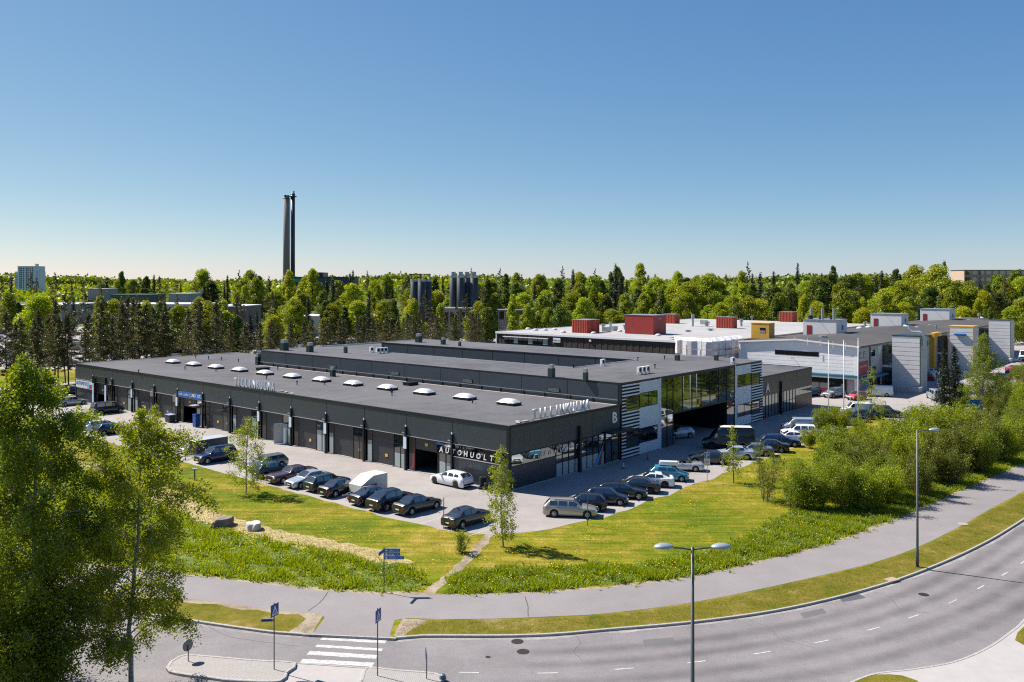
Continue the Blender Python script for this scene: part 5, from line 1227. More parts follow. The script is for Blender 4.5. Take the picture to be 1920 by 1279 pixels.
# thicket of shrubs along the path on the right
SH = [tree_meshes('shrub%d' % i, shrub(4.6, 4.8, 70+i, 12, 34, 30, .15, .2, .16), TWIG, [LW_, LB, LW_, LBD][i]) for i in range(4)]
rs = random.Random(12)
spots = [(1492,955),(1535,958),(1572,955),(1618,957),(1668,947),(1722,930),(1778,908),(1832,886),(1884,868),(1925,850),
         (1540,912),(1570,922),(1600,915),(1650,908),(1702,897),(1755,880),(1810,862),(1862,842),(1915,825),
         (1575,880),(1610,885),(1640,872),(1690,862),(1745,850),(1800,835),(1850,820),(1905,802),
         (1555,938),(1600,938),(1645,930),(1695,918),(1745,905),(1800,885),(1850,865),(1900,848),(1630,892),(1680,882),(1735,868),(1790,852),
         (1720,830),(1770,818),(1820,803),(1870,790),(1915,782)]
lab_s = ['willow shrub in the dense thicket between lawn and path']
for i, (u, v) in enumerate(spots):
    h = 1.0 if v > 900 else 1.1
    if v < 825: h = .85
    plant('willow_shrub', SH[rs.randrange(4)], gp(u+rs.uniform(-8,8), v), rs.uniform(0,6.3), h*rs.uniform(.8,1.15), lab_s[0], 'shrub', 'shrubs of the thicket along the path', 'foliage', 'stems')
for u, v, s, lab in ((1545,812,.8,'small bright shrub at the foot of the left flagpole'),(1580,815,.85,'small bright shrub at the foot of the middle flagpole'),(1608,822,.6,'low shrub right of the flagpoles'),(1520,840,.55,'low shrub beside the white hatchback')):
    plant('lawn_shrub', SH[1], gp(u, v), rs.uniform(0,6), s, lab, 'shrub', None, 'foliage', 'stems')
plant('lawn_shrub', tree_meshes('small_bush', shrub(1.7, 2.2, 90, 9, 14, 16, .10, .1), TWIG, LBD), gp(863,1036), 0, 1, 'small round bush beside the worn footpath', 'shrub', None, 'foliage', 'stems')
for i, (u, v, s) in enumerate(((1810,762,.8),(1850,758,.9),(1890,752,.9),(1915,765,1.0),(1868,772,.8),(1925,740,1.1),(1960,770,1.2),(2010,760,1.3),(2060,750,1.3),(1985,735,1.2),(2120,770,1.4),(2050,785,1.2),(1940,790,1.1),(1880,735,.8),(1800,778,.6),(1905,715,.8))):
    plant('yard_shrub', SH[rs.randrange(4)], gp(u, v), i, s, 'leafy shrub on the green island under the right-hand birch', 'shrub', 'shrubs of the green island at the right', 'foliage', 'stems')
# row of pines behind the building
PN = [tree_meshes('pine%d' % i, pine(14, 5.8, 100+i, 66, 26, .34, .24), BARK_P, LP) for i in range(4)]
rp = random.Random(4)
def pine_row(s0, t0, t1, n, hmin, hmax, group, label, j=2.5):
    for i in range(n):
        t = t0+(t1-t0)*(i+rp.uniform(.1,.9))/n; p = W(t, s0+rp.uniform(-j,j)); sc = rp.uniform(hmin,hmax)/14
        plant('pine_tree', PN[rp.randrange(4)], p, rp.uniform(0,6.3), sc, label, 'tree', group)
pine_row(116, -50, 40, 38, 13, 17, 'pines behind the left end', 'tall dark pine in the row behind the left end of the black building', 4)
pine_row(125, -60, 40, 34, 13, 17.5, 'pines behind the left end', 'tall dark pine in the row behind the left end of the black building', 5)
pine_row(116, 40, 125, 34, 10, 12.5, 'pines behind the roofs', 'slender pine in the row behind the middle of the black building', 4)
pine_row(125, 45, 128, 24, 10, 12, 'pines behind the roofs', 'slender pine in the row behind the middle of the black building', 4)
# forest: individual trees near enough to tell apart
BLV = [tree_meshes('forest_broadleaf%d' % i, broadleaf(17, [12.5,11,14,9][i], 120+i, [26,24,30,20][i], 400, .55, .08, [1.0,1.15,.95,1.4][i]), BARK_D, LF[i % 2]) for i in range(4)]
BLV += [tree_meshes('forest_slender%d' % i, broadleaf(18, [6.0,7.5][i], 130+i, [22,20][i], 330, .5, .10, 1.5), BARK_D, LF[[2,0][i]]) for i in range(2)]
BLV.append(tree_meshes('forest_dark', broadleaf(16, 11, 135, 22, 380, .55, .08, 1.05), BARK_D, LF[2]))
SPV = [tree_meshes('forest_spruce%d' % i, conifer(19, 6.0, 140+i, 26, 12, .62, ln=13), BARK_D, LS) for i in range(2)]
PNV = [tree_meshes('forest_pine%d' % i, pine(18, 6.5, 150+i, 26, 26, .5, .45), BARK_P, LP) for i in range(2)]
def terrain(x, y):
    f = max(0.0, min(1.0, (y-330)/260)); side = max(0.0, min(1.0, (x+40)/120))
    return f*f*(3-2*f)*(2 + 6*side)
rf = random.Random(8)
def forest(Y, u0, u1, n, hmin, hmax, mix, group, labs, jy=8):
    for i in range(n):
        u = u0+(u1-u0)*(i+rf.uniform(0,1))/n; y = Y+rf.uniform(-jy,jy); x = (u-960)/F*y; h = rf.uniform(hmin,hmax); k = rf.random()
        if k < mix[0]: nm, ms, hh, lab = 'broadleaf_tree', BLV[rf.randrange(7)], 17, labs[0]
        elif k < mix[0]+mix[1]: nm, ms, hh, lab = 'spruce_tree', SPV[rf.randrange(2)], 19, labs[1]
        else: nm, ms, hh, lab = 'pine_tree', PNV[rf.randrange(2)], 18, labs[2]
        s = h/hh; plant(nm, ms, (x, y, terrain(x,y)-.2), rf.uniform(0,6.3), (s*rf.uniform(.7,1.25), s*rf.uniform(.7,1.25), s*rf.uniform(.85,1.15)), lab, 'tree', group+' '+nm.split('_')[0])
LR = ('fresh green broadleaf tree in the wood behind the right-hand roofs', 'dark spruce in the wood behind the right-hand roofs', 'pine in the wood behind the right-hand roofs')
forest(292, 880, 1980, 34, 11, 16, (.9,.05), 'right wood', LR)
forest(325, 900, 1990, 34, 15, 20, (.88,.06), 'right wood', LR)
forest(370, 960, 2000, 34, 16, 23, (.70,.14), 'right wood', LR)
forest(430, 1080, 2000, 32, 17, 25, (.58,.22), 'right wood', LR)
forest(500, 1100, 2000, 30, 19, 25, (.55,.25), 'right wood', LR)
LL = ('fresh green broadleaf tree among the industrial roofs on the left', 'dark spruce among the industrial roofs on the left', 'tall pine among the industrial roofs on the left')
forest(248, 40, 520, 16, 12, 18, (.62,.10), 'left trees', LL, 12)
forest(300, 380, 905, 24, 12, 18, (.6,.2), 'left trees', LL, 14)
forest(350, -20, 960, 26, 13, 18, (.6,.2), 'left trees', LL, 14)
forest(410, 440, 1060, 20, 15, 21, (.6,.2), 'left trees', LL, 14)
forest(470, -20, 200, 8, 17, 24, (.15,.15), 'left trees', LL, 14)
forest(600, 180, 1120, 44, 18, 25, (.5,.3), 'far left wood', ('broadleaf tree in the long wood on the left skyline','spruce in the long wood on the left skyline','pine in the long wood on the left skyline'), 20)
forest(650, 170, 1200, 40, 20, 27, (.45,.35), 'far left wood', ('broadleaf tree in the long wood on the left skyline','spruce in the long wood on the left skyline','pine in the long wood on the left skyline'), 20)
# rising ground under the woods
nx, ny = 60, 30; vs = []; fs = []
for j in range(ny+1):
    for i in range(nx+1): x = -700+1500*i/nx; y = 300+900*j/ny; vs.append((x, y, terrain(x,y)-.35))
for j in range(ny):
    for i in range(nx): a = j*(nx+1)+i; fs.append((a,a+1,a+nx+2,a+nx+1))
tag(add('terrain', np_mesh('terrain', vs, fs, FORESTFLOOR, True)), kind='structure')
# far wooded ridges, one mass each
def ridge(name, Y, x0, x1, h, seed, n, m, label, sz, hill=0):
    rg = np.random.default_rng(seed); x = rg.uniform(x0, x1, n); y = Y+rg.uniform(-60,60,n); zt = h*(.75+.25*np.sin(x*.004+seed)+.08*np.sin(x*.021+1.3*seed))
    z = rg.uniform(0, 1, n)**.7*zt+rg.normal(0, sz*.35, n); P = np.c_[x, y, z]; V, Fc = leaf_geo(P, sz, rg, .9)
    tag(add(name, np_mesh(name, V, Fc, m)), label, 'forest', kind='stuff')
ridge('far_forest', 900, -700, 750, 21, 1, 30000, LF[1], 'distant mixed wood along the skyline', 3.2)
ridge('far_forest.001', 1700, -1500, 1500, 27, 2, 26000, LF[1], 'faint far ridge of forest on the horizon', 6)
ridge('far_forest.002', 3200, -2800, 2800, 46, 3, 26000, LF[1], 'farthest hazy forest hill on the horizon', 12)
# ---------------------------------------------------------------- neighbouring buildings
WOODB = mat('dark_board', (.045,.034,.027), .75, var=.45, scale=2.2, stretch=(3,3,.12), space='object')
PALEROOF = ramp_mat('pale_roof', [(.35,(.27,.262,.262)),(.5,(.33,.322,.322)),(.65,(.39,.38,.38))], scales=(.05,.4,3), rough=.9, bump=.1, bscale=20, speck=(6,.1))
DARKROOF = ramp_mat('dark_roof', [(.35,(.058,.055,.056)),(.5,(.075,.072,.072)),(.65,(.095,.09,.088))], scales=(.06,.4,3), rough=.9, bump=.1, bscale=20)
SHEETW = mat('scaffold_sheet', (.72,.71,.71), .45, 0, var=.2, scale=.6, bump=.9, bscale=1.6)
WBRICK = mat('white_render', (.82,.81,.80), .7, var=.05, scale=.6)
GREYPL = mat('grey_sheet_cladding', (.70,.68,.67), .5, .1, var=.08, scale=.5)
CONC = mat('pale_concrete', (.50,.485,.47), .8, var=.15, scale=.6)
REDC = mat('container_red', (.50,.085,.05), .55, var=.25, scale=1.5)
REDD = mat('container_deep_red', (.30,.022,.020), .55, var=.15, scale=1.0)
YELC = mat('cabin_yellow', (.62,.34,.04), .55, var=.15, scale=1.2)
OCHRE = mat('ochre_trim', (.62,.32,.03), .5)
TEALB = mat('teal_band', (.03,.13,.20), .4)
PINK = mat('pink_film', (.48,.02,.16), .5)
# dark-board hall
HX, HY0, HY1, HZ, HYE = 87.6, 30.6, 79.8, 9.0, 24.0
Hh = thing('warehouse', 'dark brown boarded hall with pale flat roof and red roof cabins', 'building', C0, ROT)
MB().box(HX+.3, 185, HYE+.2, HY1-.2, 0, HZ-.25).build('wall', WOODB, Hh)
n = 62
for i in range(n):
    a = HY0+(HY1-HY0)*i/n; b = HY0+(HY1-HY0)*(i+1)/n
    MB().box(HX+.15+(.04 if i % 2 else 0), HX+.3, a+.02, b-.02, 0, HZ-.3).build('board', WOODB, Hh)
MB().box(HX, 185, HYE, HY1, HZ-.25, HZ).build('roof', PALEROOF, Hh)
MB().box(HX-.1, HX+.15, HY0, HY1+.1, HZ-.35, HZ+.08).build('roof_edge', WHITEP, Hh); MB().box(HX-.05, 185, HY1, HY1+.2, HZ-.35, HZ+.10).build('roof_edge', WHITEP, Hh)
MB().box(HX+.02, HX+.22, HY1-.12, HY1+.12, 0, HZ-.3).build('corner_trim', WHITEP, Hh)
y0, y1 = 64.0, 77.5
wb = MB().box(HX-.25, HX+.14, y0, y1, 7.95, 8.1).build('window_band', WHITEP, Hh)
for i in range(9):
    a = y0+.2+(y1-y0-.4)*i/9; MB().box(HX+.02, HX+.13, a+.08, a+(y1-y0-.4)/9-.08, 6.6, 7.93).build('window_pane', GLASSD if i % 3 else FROST, wb)
sgn = MB().box(HX-.06, HX+.12, 60.6, 62.6, 7.3, 8.3).build('wall_sign', WHITEP, Hh); letters(sgn, 'WELSA', (HX-.08, 62.5), (HX-.08, 60.7), 7.6, .5, .02, TEALB, R(-90))
MB().box(HX-.1, HX+.12, 52.2, 52.7, 7.9, 8.3).build('wall_lamp', WHITEP, Hh)
# sheeted scaffold
sc_ = MB(); pl = [(HX-.9, HY0)]
for i in range(1, 8): pl.append((HX-.9+.2*math.sin(i*1.9), HY0+(HYE-1.0-HY0)*i/7))
for i in range(1, 14): pl.append((HX-.9+(13.5)*i/13, HYE-1.0+.2*math.sin(i*2.3)))
for i in range(len(pl)-1):
    (xa, ya), (xb, yb) = pl[i], pl[i+1]; ia = (xa+1.6, ya+1.6); ib = (xb+1.6, yb+1.6)
    h0, h1 = HZ+.2+.06*math.sin(i*1.7), HZ+.2+.06*math.sin((i+1)*1.7); t0, t1 = HZ+.75+.05*math.sin(i*2.1), HZ+.75+.05*math.sin((i+1)*2.1)
    sc_.poly([(xa,ya,0),(xb,yb,0),(xb,yb,h1),(xa,ya,h0)]); sc_.poly([(xa,ya,h0),(xb,yb,h1),(ib[0],ib[1],t1),(ia[0],ia[1],t0)])
    sc_.poly([(ia[0],ia[1],t0),(ib[0],ib[1],t1),(ib[0]+3.5,ib[1]+3.5,HZ+.25),(ia[0]+3.5,ia[1]+3.5,HZ+.25)])
sc_.poly([(HX-.9,HY0,0),(HX+.3,HY0+.1,0),(HX+.7,HY0+1.6,HZ+1.2),(HX-.9,HY0,HZ+.2)])
S = thing('scaffold', 'white plastic sheeted scaffold at the right end of the brown hall', 'scaffold', C0, ROT)
sc_.build('plastic_sheet', SHEETW, S)
SCP = mat('scaffold_tube', (.35,.20,.18), .6)
UPR = [(HX-1.3, HYE-1.3+2.3*i) for i in range(4)] + [(HX-1.3+2.6*i, HYE-1.4) for i in range(1, 6)]
for x, y in UPR: MB().tube([(x,y,0),(x,y,HZ+.6)], .05, 5).build('upright', SCP, S)
for z in (2.2, 4.3, 6.4, 7.6): MB().tube([(HX-1.3,HY0,z),(HX-1.3,HYE-1.4,z),(HX+12,HYE-1.4,z)], .045, 5).build('ledger', SCP, S)
for x, z in ((HX+2,6.4),(HX+5,7.4),(HX+4,5.2)): MB().box(x-1.6,x+1.6,HYE-1.8,HYE-1.45,z,z+.08).build('red_plank', RED, S)
# roof cabins on the hall
def cabin(name, u, v, z, dims, m, label, cat, ribs=True, rz=0, door=None, open_=False, topm=None):
    t, s = loc_of(u, v, z); o = thing(name, label, cat, W(t, s, z), ROT+rz); a, b, h = dims
    MB().box(0, a, 0, b, 0.02, h).build('shell', m, o)
    MB().box(-.08, a+.08, -.08, b+.08, h, h+.1).build('top', topm or GALV, o)
    if ribs:
        k = int(b/.45)
        for i in range(k): MB().box(-.14, -.0, i*b/k+.08, i*b/k+.28, .1, h-.06).build('rib', m, o)
        k = int(a/.45)
        for i in range(k): MB().box(i*a/k+.08, i*a/k+.28, -.14, -.0, .1, h-.06).build('rib', m, o)
    if open_:
        fl = MB().box(0,.04,-.6,.6,-1.0,0).build('air_flap', GALV, o, loc=(a*.5,-.1,h*.85), rz=R(-90)); fl.rotation_euler = (R(-35),0,R(0)); fl.rotation_euler = (0, R(40), R(-90))
    if door: MB().box(-.06,-.0, door, door+1.0, .05, 2.1).build('door', RED, o)
    return o
def cab(u, v, z, wpx, dpx, h, *a, **k):
    """width along the hall front in px and depth in px -> metres"""
    Y = gp(u, v, z).y; return cabin(*([a[0], u, v, z, (max(2., dpx*Y/F/.65), wpx*Y/F/.76, h)] + list(a[1:])), **k)
# (u,v) is the near (right-front) corner on the roof
cab(1101,625,HZ,27,26,3.0,'roof_cabin',REDC,'orange-red ribbed roof cabin at the left of the hall roof','cabin',open_=True)
cab(1225,628,HZ,48,30,4.3,'roof_cabin',REDD,'large deep red roof cabin with an open grey flap','cabin',ribs=False,open_=True)
cab(1265,607,HZ,20,12,2.6,'roof_cabin',REDC,'orange-red roof cabin behind the large deep red one','cabin')
cab(1374,616,HZ,26,11,2.8,'roof_cabin',REDC,'orange-red ribbed roof cabin above the sheeted scaffold','cabin',open_=True)
cab(1486,604,HZ,20,14,2.9,'roof_cabin',REDC,'orange-red ribbed roof cabin farthest right','cabin',open_=True)
# domes, fans and pipes on the hall roof
DM = MB().lathe([(.8,0),(.8,.25),(.7,.45),(.4,.6),(.05,.65)], n=12).mesh('roof_dome', DOME, True)
for u, v in ((1004,620),(1022,620),(1040,619),(1056,624),(1113,626),(1234,630),(990,618),(1162,622)):
    add('roof_dome', DM, Hh, (*loc_of(u, v, HZ), HZ), 0, .8)
def fan(u, v, z, h, r, parent, m=GALV):
    o = MB().lathe([(r*.6,0),(r*.6,h*.6),(r,h*.62),(r,h)], n=10).build('roof_fan', m, parent, loc=(*loc_of(u, v, z), z)); return o
for u, v, h, r in ((1131,617,1.3,.6),(1172,618,1.2,.6),(1177,612,1.6,.5),(1145,612,1.0,.5),(1299,612,3.2,.45),(1325,612,1.3,.8),(1390,612,2.0,.5),(1350,606,1.0,.6),(1316,606,.9,.6),(1380,604,1.4,.5),(1332,620,.5,.8),(1290,622,.4,.8),(1410,600,1.2,.5)): fan(u, v, HZ, h, r, Hh)
for u, v in ((1150,620),(1137,622),(1320,608)): MB().box(-.9,.9,-.7,.7,0,1.1).build('roof_unit', GALV, Hh, loc=(*loc_of(u,v,HZ),HZ))
# white gable building with stair towers
OX, OY0, OY1, OZ = 95.7, -1.6, 21.3, 9.0; OL = 232.0
O = thing('office_building', 'long white workshop building with gable end, stair towers and dark flat roof', 'building', C0, ROT)
MB().box(OX+.5, OL, OY0, OY1, 0, OZ-.3).build('wall', CONC, O)
pk = (OY0+OY1)/2
# gable front: cladding boards below the eaves line
def gz(y): return OZ + .9*(1-abs(y-pk)/((OY1-OY0)/2))
nb = 19
for i in range(nb):
    z0 = 3.7+i*.33; z1 = z0+.324
    if z1 < OZ-.25: MB().box(OX+.0+.01*(i%2), OX+.5, OY0, OY1, z0, z1).build('cladding_board', WBRICK, O)
g_ = MB(); ztop = 3.7+15*.33+.33
pts = [(OY0, 8.65), (OY1, 8.65), (OY1, gz(OY1)-.2), (pk, gz(pk)-.2), (OY0, gz(OY0)-.2)]
g_.poly([(OX, y, z) for y, z in pts][::-1]); g_.poly([(OX+.5, y, z) for y, z in pts]); g_.build('gable', WBRICK, O)
rf_ = MB()
for ya, yb in ((OY0-.35, pk), (pk, OY1+.35)):
    za, zb = gz(max(OY0, ya)), gz(min(OY1, yb))
    v = [(OX-.32,ya,za-.12),(OL,ya,za-.12),(OL,yb,zb-.12),(OX-.32,yb,zb-.12),(OX-.32,ya,za),(OL,ya,za),(OL,yb,zb),(OX-.32,yb,zb)]
    n0 = len(rf_.v); rf_.v += v
    for f in ((0,3,2,1),(4,5,6,7),(0,1,5,4),(1,2,6,5),(2,3,7,6),(3,0,4,7)): rf_.f.append(tuple(n0+q for q in f)); rf_.m.append(0)
ORF = rf_.build('roof', DARKROOF, O)
mb = MB()
for ya, yb in ((OY0-.4, pk), (pk, OY1+.4)):
    za, zb = gz(max(OY0, ya)), gz(min(OY1, yb)); n0 = len(mb.v)
    mb.v += [(OX-.42,ya,za-.22),(OX-.31,ya,za-.22),(OX-.31,yb,zb-.22),(OX-.42,yb,zb-.22),(OX-.42,ya,za+.05),(OX-.31,ya,za+.05),(OX-.31,yb,zb+.05),(OX-.42,yb,zb+.05)]
    for f in ((0,3,2,1),(4,5,6,7),(0,1,5,4),(1,2,6,5),(2,3,7,6),(3,0,4,7)): mb.f.append(tuple(n0+q for q in f)); mb.m.append(0)
mb.build('barge_board', WHITEP, O)
MB().box(OX-.32, OX, OY1-.05, OY1+.3, 0, OZ).build('side_fin', WBRICK, O); MB().box(OX-.03, OX+.3, OY0-.02, OY0+.6, 0, OZ-.2).build('corner_pier', WBRICK, O)
ww = MB().box(OX-.03, OX+.0, 5.6, 14.2, 6.75, 7.6).build('window', TRIM, O)
for i in range(5): MB().box(OX-.05, OX-.03, 5.75+i*1.68, 7.25+i*1.68, 6.85, 7.5).build('window_pane', GLASSD, ww)
MB().box(OX-.7, OX, OY0-.1, OY1, 3.25, 3.65).build('teal_fascia', TEALB, O); MB().box(OX-.62, OX, OY0-.1, OY1, 2.95, 3.24).build('white_fascia', WHITEP, O)
sf = MB().box(OX+.1, OX+.5, OY0+2.2, OY1, 0, 2.94).build('shop_wall', BLACK, O)
for i in range(8):
    a = OY0+2.4+i*2.4; MB().box(OX+.04,OX+.09,a,a+2.25,.9,2.8).build('window_pane', GLASSD, sf); MB().box(OX+.02,OX+.09,a,a+2.25,.2,.86).build('pink_panel', PINK if i % 3 else TEALB, sf)
letters(sf, 'VAIHTO', (OX, 4.4), (OX, 2.0), .35, .4, .02, WHITEP, R(-90))
MB().tube([(OX-.05, 10.5, 6.2), (OX-.9, 10.5, 6.2)], .05, 6).build('wall_lamp', TRIM, O)
# long side (faces -y)
rg = random.Random(5)
def win(x0, x1, z0, z1, y=OY0):
    w = MB().box(x0, x1, y-.05, y, z0, z1).build('window', TRIM, O); n = max(1, int((x1-x0)/1.3))
    for i in range(n): a = x0+.06+(x1-x0-.06)*i/n; MB().box(a, a+(x1-x0-.06)/n-.06, y-.07, y-.05, z0+.06, z1-.06).build('window_pane', GLASSD, w)
for x in (96.6, 98.8, 102.4): win(x, x+(1.2 if x < 99 else 2.8), 6.7, 7.9)
win(103.6, 105.6, 3.9, 4.7)
rs_ = MB().box(96.2, 101.2, OY0-.08, OY0, 3.6, 6.1).build('red_banner', mat('banner_red', (.50,.06,.04), .5, var=.3, scale=.8), O)
letters(rs_, 'KAUPPA', (96.6, OY0-.1), (100.6, OY0-.1), 5.0, .6, .02, WHITEP, 0)
MB().box(106.6,108.2,OY0-.14,OY0,6.9,8.4).build('wall_sign', mat('sign_pale_teal', (.5,.72,.70), .5), O)
MB().box(102.0,102.2,OY0-.2,OY0-.02,2,8.8).build('downpipe', BROWN, O)
MB().box(96, 108.6, OY0-1.6, OY0-.02, 3.0, 3.3).build('canopy', TEALB, O)
for x in (102.4, 104.4, 106.4): MB().box(x, x+1.6, OY0-.06, OY0, .1, 2.8).build('door', GLASSD, O)
for x in (116, 120.5, 125, 129.5, 134, 138): win(x, x+3.4, 6.6, 7.8); win(x+.6, x+2.2, 3.9, 4.7)
for x in (116, 121, 126, 131, 136): win(x, x+4, .6, 2.4)
for x in (156, 161, 166, 172, 178, 183): win(x, x+3.6, 6.6, 7.8); win(x, x+3, 3.2, 4.4)
MB().box(96, 200, OY0-.25, OY0-.02, OZ-.35, OZ-.1).build('gutter', BROWN, O)
def stair_tower(x, y0, y1, z, m, trim=None, depth=5.0):
    t = MB().box(x+.25, x+depth, y0, y1, 0, z-.1).build('stair_tower', CONC, O); n = int(z/.42)
    for i in range(n): MB().box(x+.02*(i%2), x+.25, y0, y1, i*z/n+.008, (i+1)*z/n-.008).build('cladding_board', m, t)
    MB().box(x-.05, x+depth+.05, y0-.05, y1+.05, z-.1, z+.08).build('tower_cap', trim or STACK, t)
    if trim: MB().box(x-.06,x+.2,y0-.12,y0,0,z).build('corner_trim', trim, t); MB().box(x-.06,x+.2,y1,y1+.12,0,z).build('corner_trim', trim, t)
    else: MB().box(x-.06,x+.2,y0-.14,y0,0,z-.3).build('corner_trim', mat('green_trim', (.03,.09,.05), .5), t)
    MB().box(x+.6, x+4.2, y1+.02, OY0-.02, 0, 8.5).build('stair_glass', GLASSD, t); MB().box(x+.3, x+.58, y1+.02, OY0-.02, 4.3, 4.7).build('landing', GREYPL, t)
    MB().box(x-2.2, x-.02, y0-.5, y1, 0, 1.0).build('ramp_wall', CONC, t)
    return t
stair_tower(109.0, -8.6, -3.6, 10.5, GREYPL); t2 = stair_tower(148.6, -9.0, -4.0, 10.8, GREYPL, OCHRE); stair_tower(189.0, -9.0, -4.0, 10.9, GREYPL)
MB().lathe([(.12,-1.3),(.26,-1.1),(.26,1.1),(.12,1.3)], n=10, axis='y').build('blue_sign', BLUE, t2, loc=(148.3,-6.5,9.0))
MB().box(142.5,143.3,-2.6,OY0-.02,0,9.3).build('ochre_frame', OCHRE, t2); MB().box(143.3,148.5,-2.6,OY0-.02,8.5,9.4).build('ochre_frame', OCHRE, t2)
# air ducts and plant rooms on the dark roof
MB().tube([(110,-8.95,8.6),(110,-8.95,10.9),(110,-8.3,11.3),(110,-6.9,11.3),(110,-6.4,11.9),(110,-6.2,12.3),(110,-5.4,12.4)], .22, 10).build('air_duct', mat('duct_pale_blue', (.45,.55,.58), .35, .4), O, True)
def plant_room(u, v, dims, label, stacks=0):
    t, s = loc_of(u, v, OZ+.3); o = thing('plant_room', label, 'cabin', W(t, s, OZ+.1), ROT); a, b, h = dims
    MB().box(0,a,0,b,-.4,h).build('shell', GREYPL, o); MB().box(-.12,a+.12,-.12,b+.12,h,h+.12).build('top', GALV, o)
    MB().box(-.06,0,b-1.9,b-.8,.1,2.3).build('door', mat('door_deep_red', (.22,.02,.025), .5), o); MB().box(a*.5,a*.5+.9,-.05,0,1.4,2.4).build('louvre', TRIM, o)
    MB().tube([(-.05,b*.5,h-.2),(-.8,b*.5,h-.35)], .04, 5).build('door_lamp', TRIM, o)
    for i in range(stacks):
        q = MB().cyl(1.0+.3*i, b*(.12+.36*i), h+.12, h+2.6, .3, n=10).build('flue', GALV, o); MB().cyl(1.6, b*(.2+.33*i), h+.12, h+.9, .5, n=10).build('roof_fan', TRIM, o)
    return o
plant_room(1568,630,(6.5,7.2,3.5),'grey plant room with three flues on the dark roof',3); plant_room(1690,614,(6,7.6,3.5),'grey plant room in the middle of the dark roof'); plant_room(1780,603,(7,8.0,3.7),'grey plant room farthest back on the dark roof')
cab(1442,636,OZ,27,16,3.2,'roof_cabin',YELC,'yellow roof cabin left of the white gable','cabin',ribs=False,topm=YELC)
MB().box(-.04,0,.8,2.0,1.3,2.3).build('window', GLASSD, bpy.data.objects[[o.name for o in bpy.data.objects if o.get('label') == 'yellow roof cabin left of the white gable'][0]])
for u, v in ((1612,615),(1629,613),(1718,615),(1742,611),(1800,597),(1815,601),(1840,596)): add('roof_dome', DM, O, (*loc_of(u, v, OZ+.4), OZ+.1))
for u, v, h, r in ((1543,637,.8,.8),(1622,612,1.2,.4),(1755,617,1.0,.3),(1836,600,2.0,.5)): fan(u, v, OZ+.3, h, r, O)
for i in range(5):
    t, s = loc_of(1490+i*24, 637+i*3, OZ+.6); MB().cyl(0,0,-.2,1.0,.04,n=6).build('rail_post', WHITEP, O, loc=(t,s,OZ+.2))
# ---------------------------------------------------------------- skyline
def far_block(name, label, u0, u1, vt, Y, depth, zb, m, roofm, floors=0, cols=0, cat='building', glass=GLASSD, rz=0):
    x0, x1 = (u0-960)/F*Y, (u1-960)/F*Y; zt = HC-(vt-HOR)/F*Y; o = thing(name, label, cat, (x0, Y, 0), rz); w = x1-x0
    MB().box(0,w,0,depth,zb-.3,zt-.3).build('wall', m, o); MB().box(-.3,w+.3,-.3,depth+.3,zt-.3,zt).build('roof', roofm, o)
    for f in range(floors):
        for c in range(cols):
            cw_ = w/cols; fh = (zt-zb)/floors; MB().box(c*cw_+cw_*.15,(c+1)*cw_-cw_*.15,-.12,0,zb+f*fh+fh*.3,zb+(f+1)*fh-fh*.15).build('window', glass, o)
    return o
HAZEW = mat('tower_white', (.62,.66,.70), .6)
tb = far_block('tower_block','pale high-rise tower block at the far left skyline',33,67,499,1100,22,0,HAZEW,GREYPL,0,0)
w = 34/F*1100
for cidx, cx in enumerate((.10,.18,.30,.46,.55,.68,.80)):
    for f in range(14): MB().box(w*cx, w*cx+1.3, -.2, 0, 3+f*2.7, 4.9+f*2.7).build('window', mat('far_window', (.06,.09,.12), .3), tb)
MB().box(-5.0,0,3,20,0,35).build('side_wing', HAZEW, tb); MB().box(w,w+1.8,3,20,0,35).build('side_wing', HAZEW, tb); MB().box(w-3,w-.5,3,8,42,45).build('lift_house', GREYPL, tb)
for f in range(12): MB().box(-4.8,-.4,2.8,3.0,2+f*2.7,3.5+f*2.7).build('balcony', mat('far_balcony', (.25,.32,.36), .5), tb)
far_block('apartment_block','white apartment block behind the silos, left part',898,935,523,1000,14,0,HAZEW,GREYPL,5,8)
far_block('apartment_block','lower white apartment block behind the silos, right part',932,956,528,1050,14,0,HAZEW,GREYPL,5,6)
far_block('apartment_block','pale brick apartment block in the trees at the far right',1808,1925,506,520,16,0,mat('far_brick', (.46,.33,.25), .8, var=.1, scale=.4),DARKROOF,7,9)
# power station with two chimneys
PS = far_block('power_station','dark power station hall behind the trees below the chimneys',545,660,519,690,30,0,mat('plant_dark', (.06,.075,.085), .6, var=.2, scale=.1),DARKROOF,0,0)
MB().box(0,8,-.4,-.1,21,24).build('green_panel', mat('plant_green', (.02,.35,.10), .6), PS); MB().box(14,26,0,20,25,29).build('penthouse', TRIM, PS)
def chimney(name, label, u, vtop, Y, r, m, flues):
    x = (u-960)/F*Y; zt = HC-(vtop-HOR)/F*Y; o = thing(name, label, 'chimney', (x, Y, 0))
    MB().lathe([(r*1.05,0),(r,zt*.5),(r,zt)], n=20).build('shaft', m, o, True); MB().lathe([(r*1.02,zt-1.2),(r*1.06,zt-.6),(r*.9,zt)], n=20).build('rim', TRIM, o)
    for i in range(flues): a = i*2.1; MB().cyl(math.cos(a)*r*.5, math.sin(a)*r*.5, zt, zt+2.2, r*.3, n=10).build('flue', TRIM, o)
    for q in range(2): MB().lathe([(r+.1,20+q*5),(r+1.6,20.1+q*5),(r+1.6,20.8+q*5),(r+.1,20.9+q*5)], n=16).build('platform', GREYPL, o)
    return o, zt
chimney('chimney','tall brown concrete chimney of the power station',537,371,700,2.75,mat('chimney_brown', (.27,.215,.19), .85, var=.2, scale=.08, stretch=(3,3,.2)),3)
c2, zt = chimney('chimney','tall slim black steel chimney beside the brown one',549,363,706,1.75,mat('chimney_black', (.04,.045,.055), .5),1)
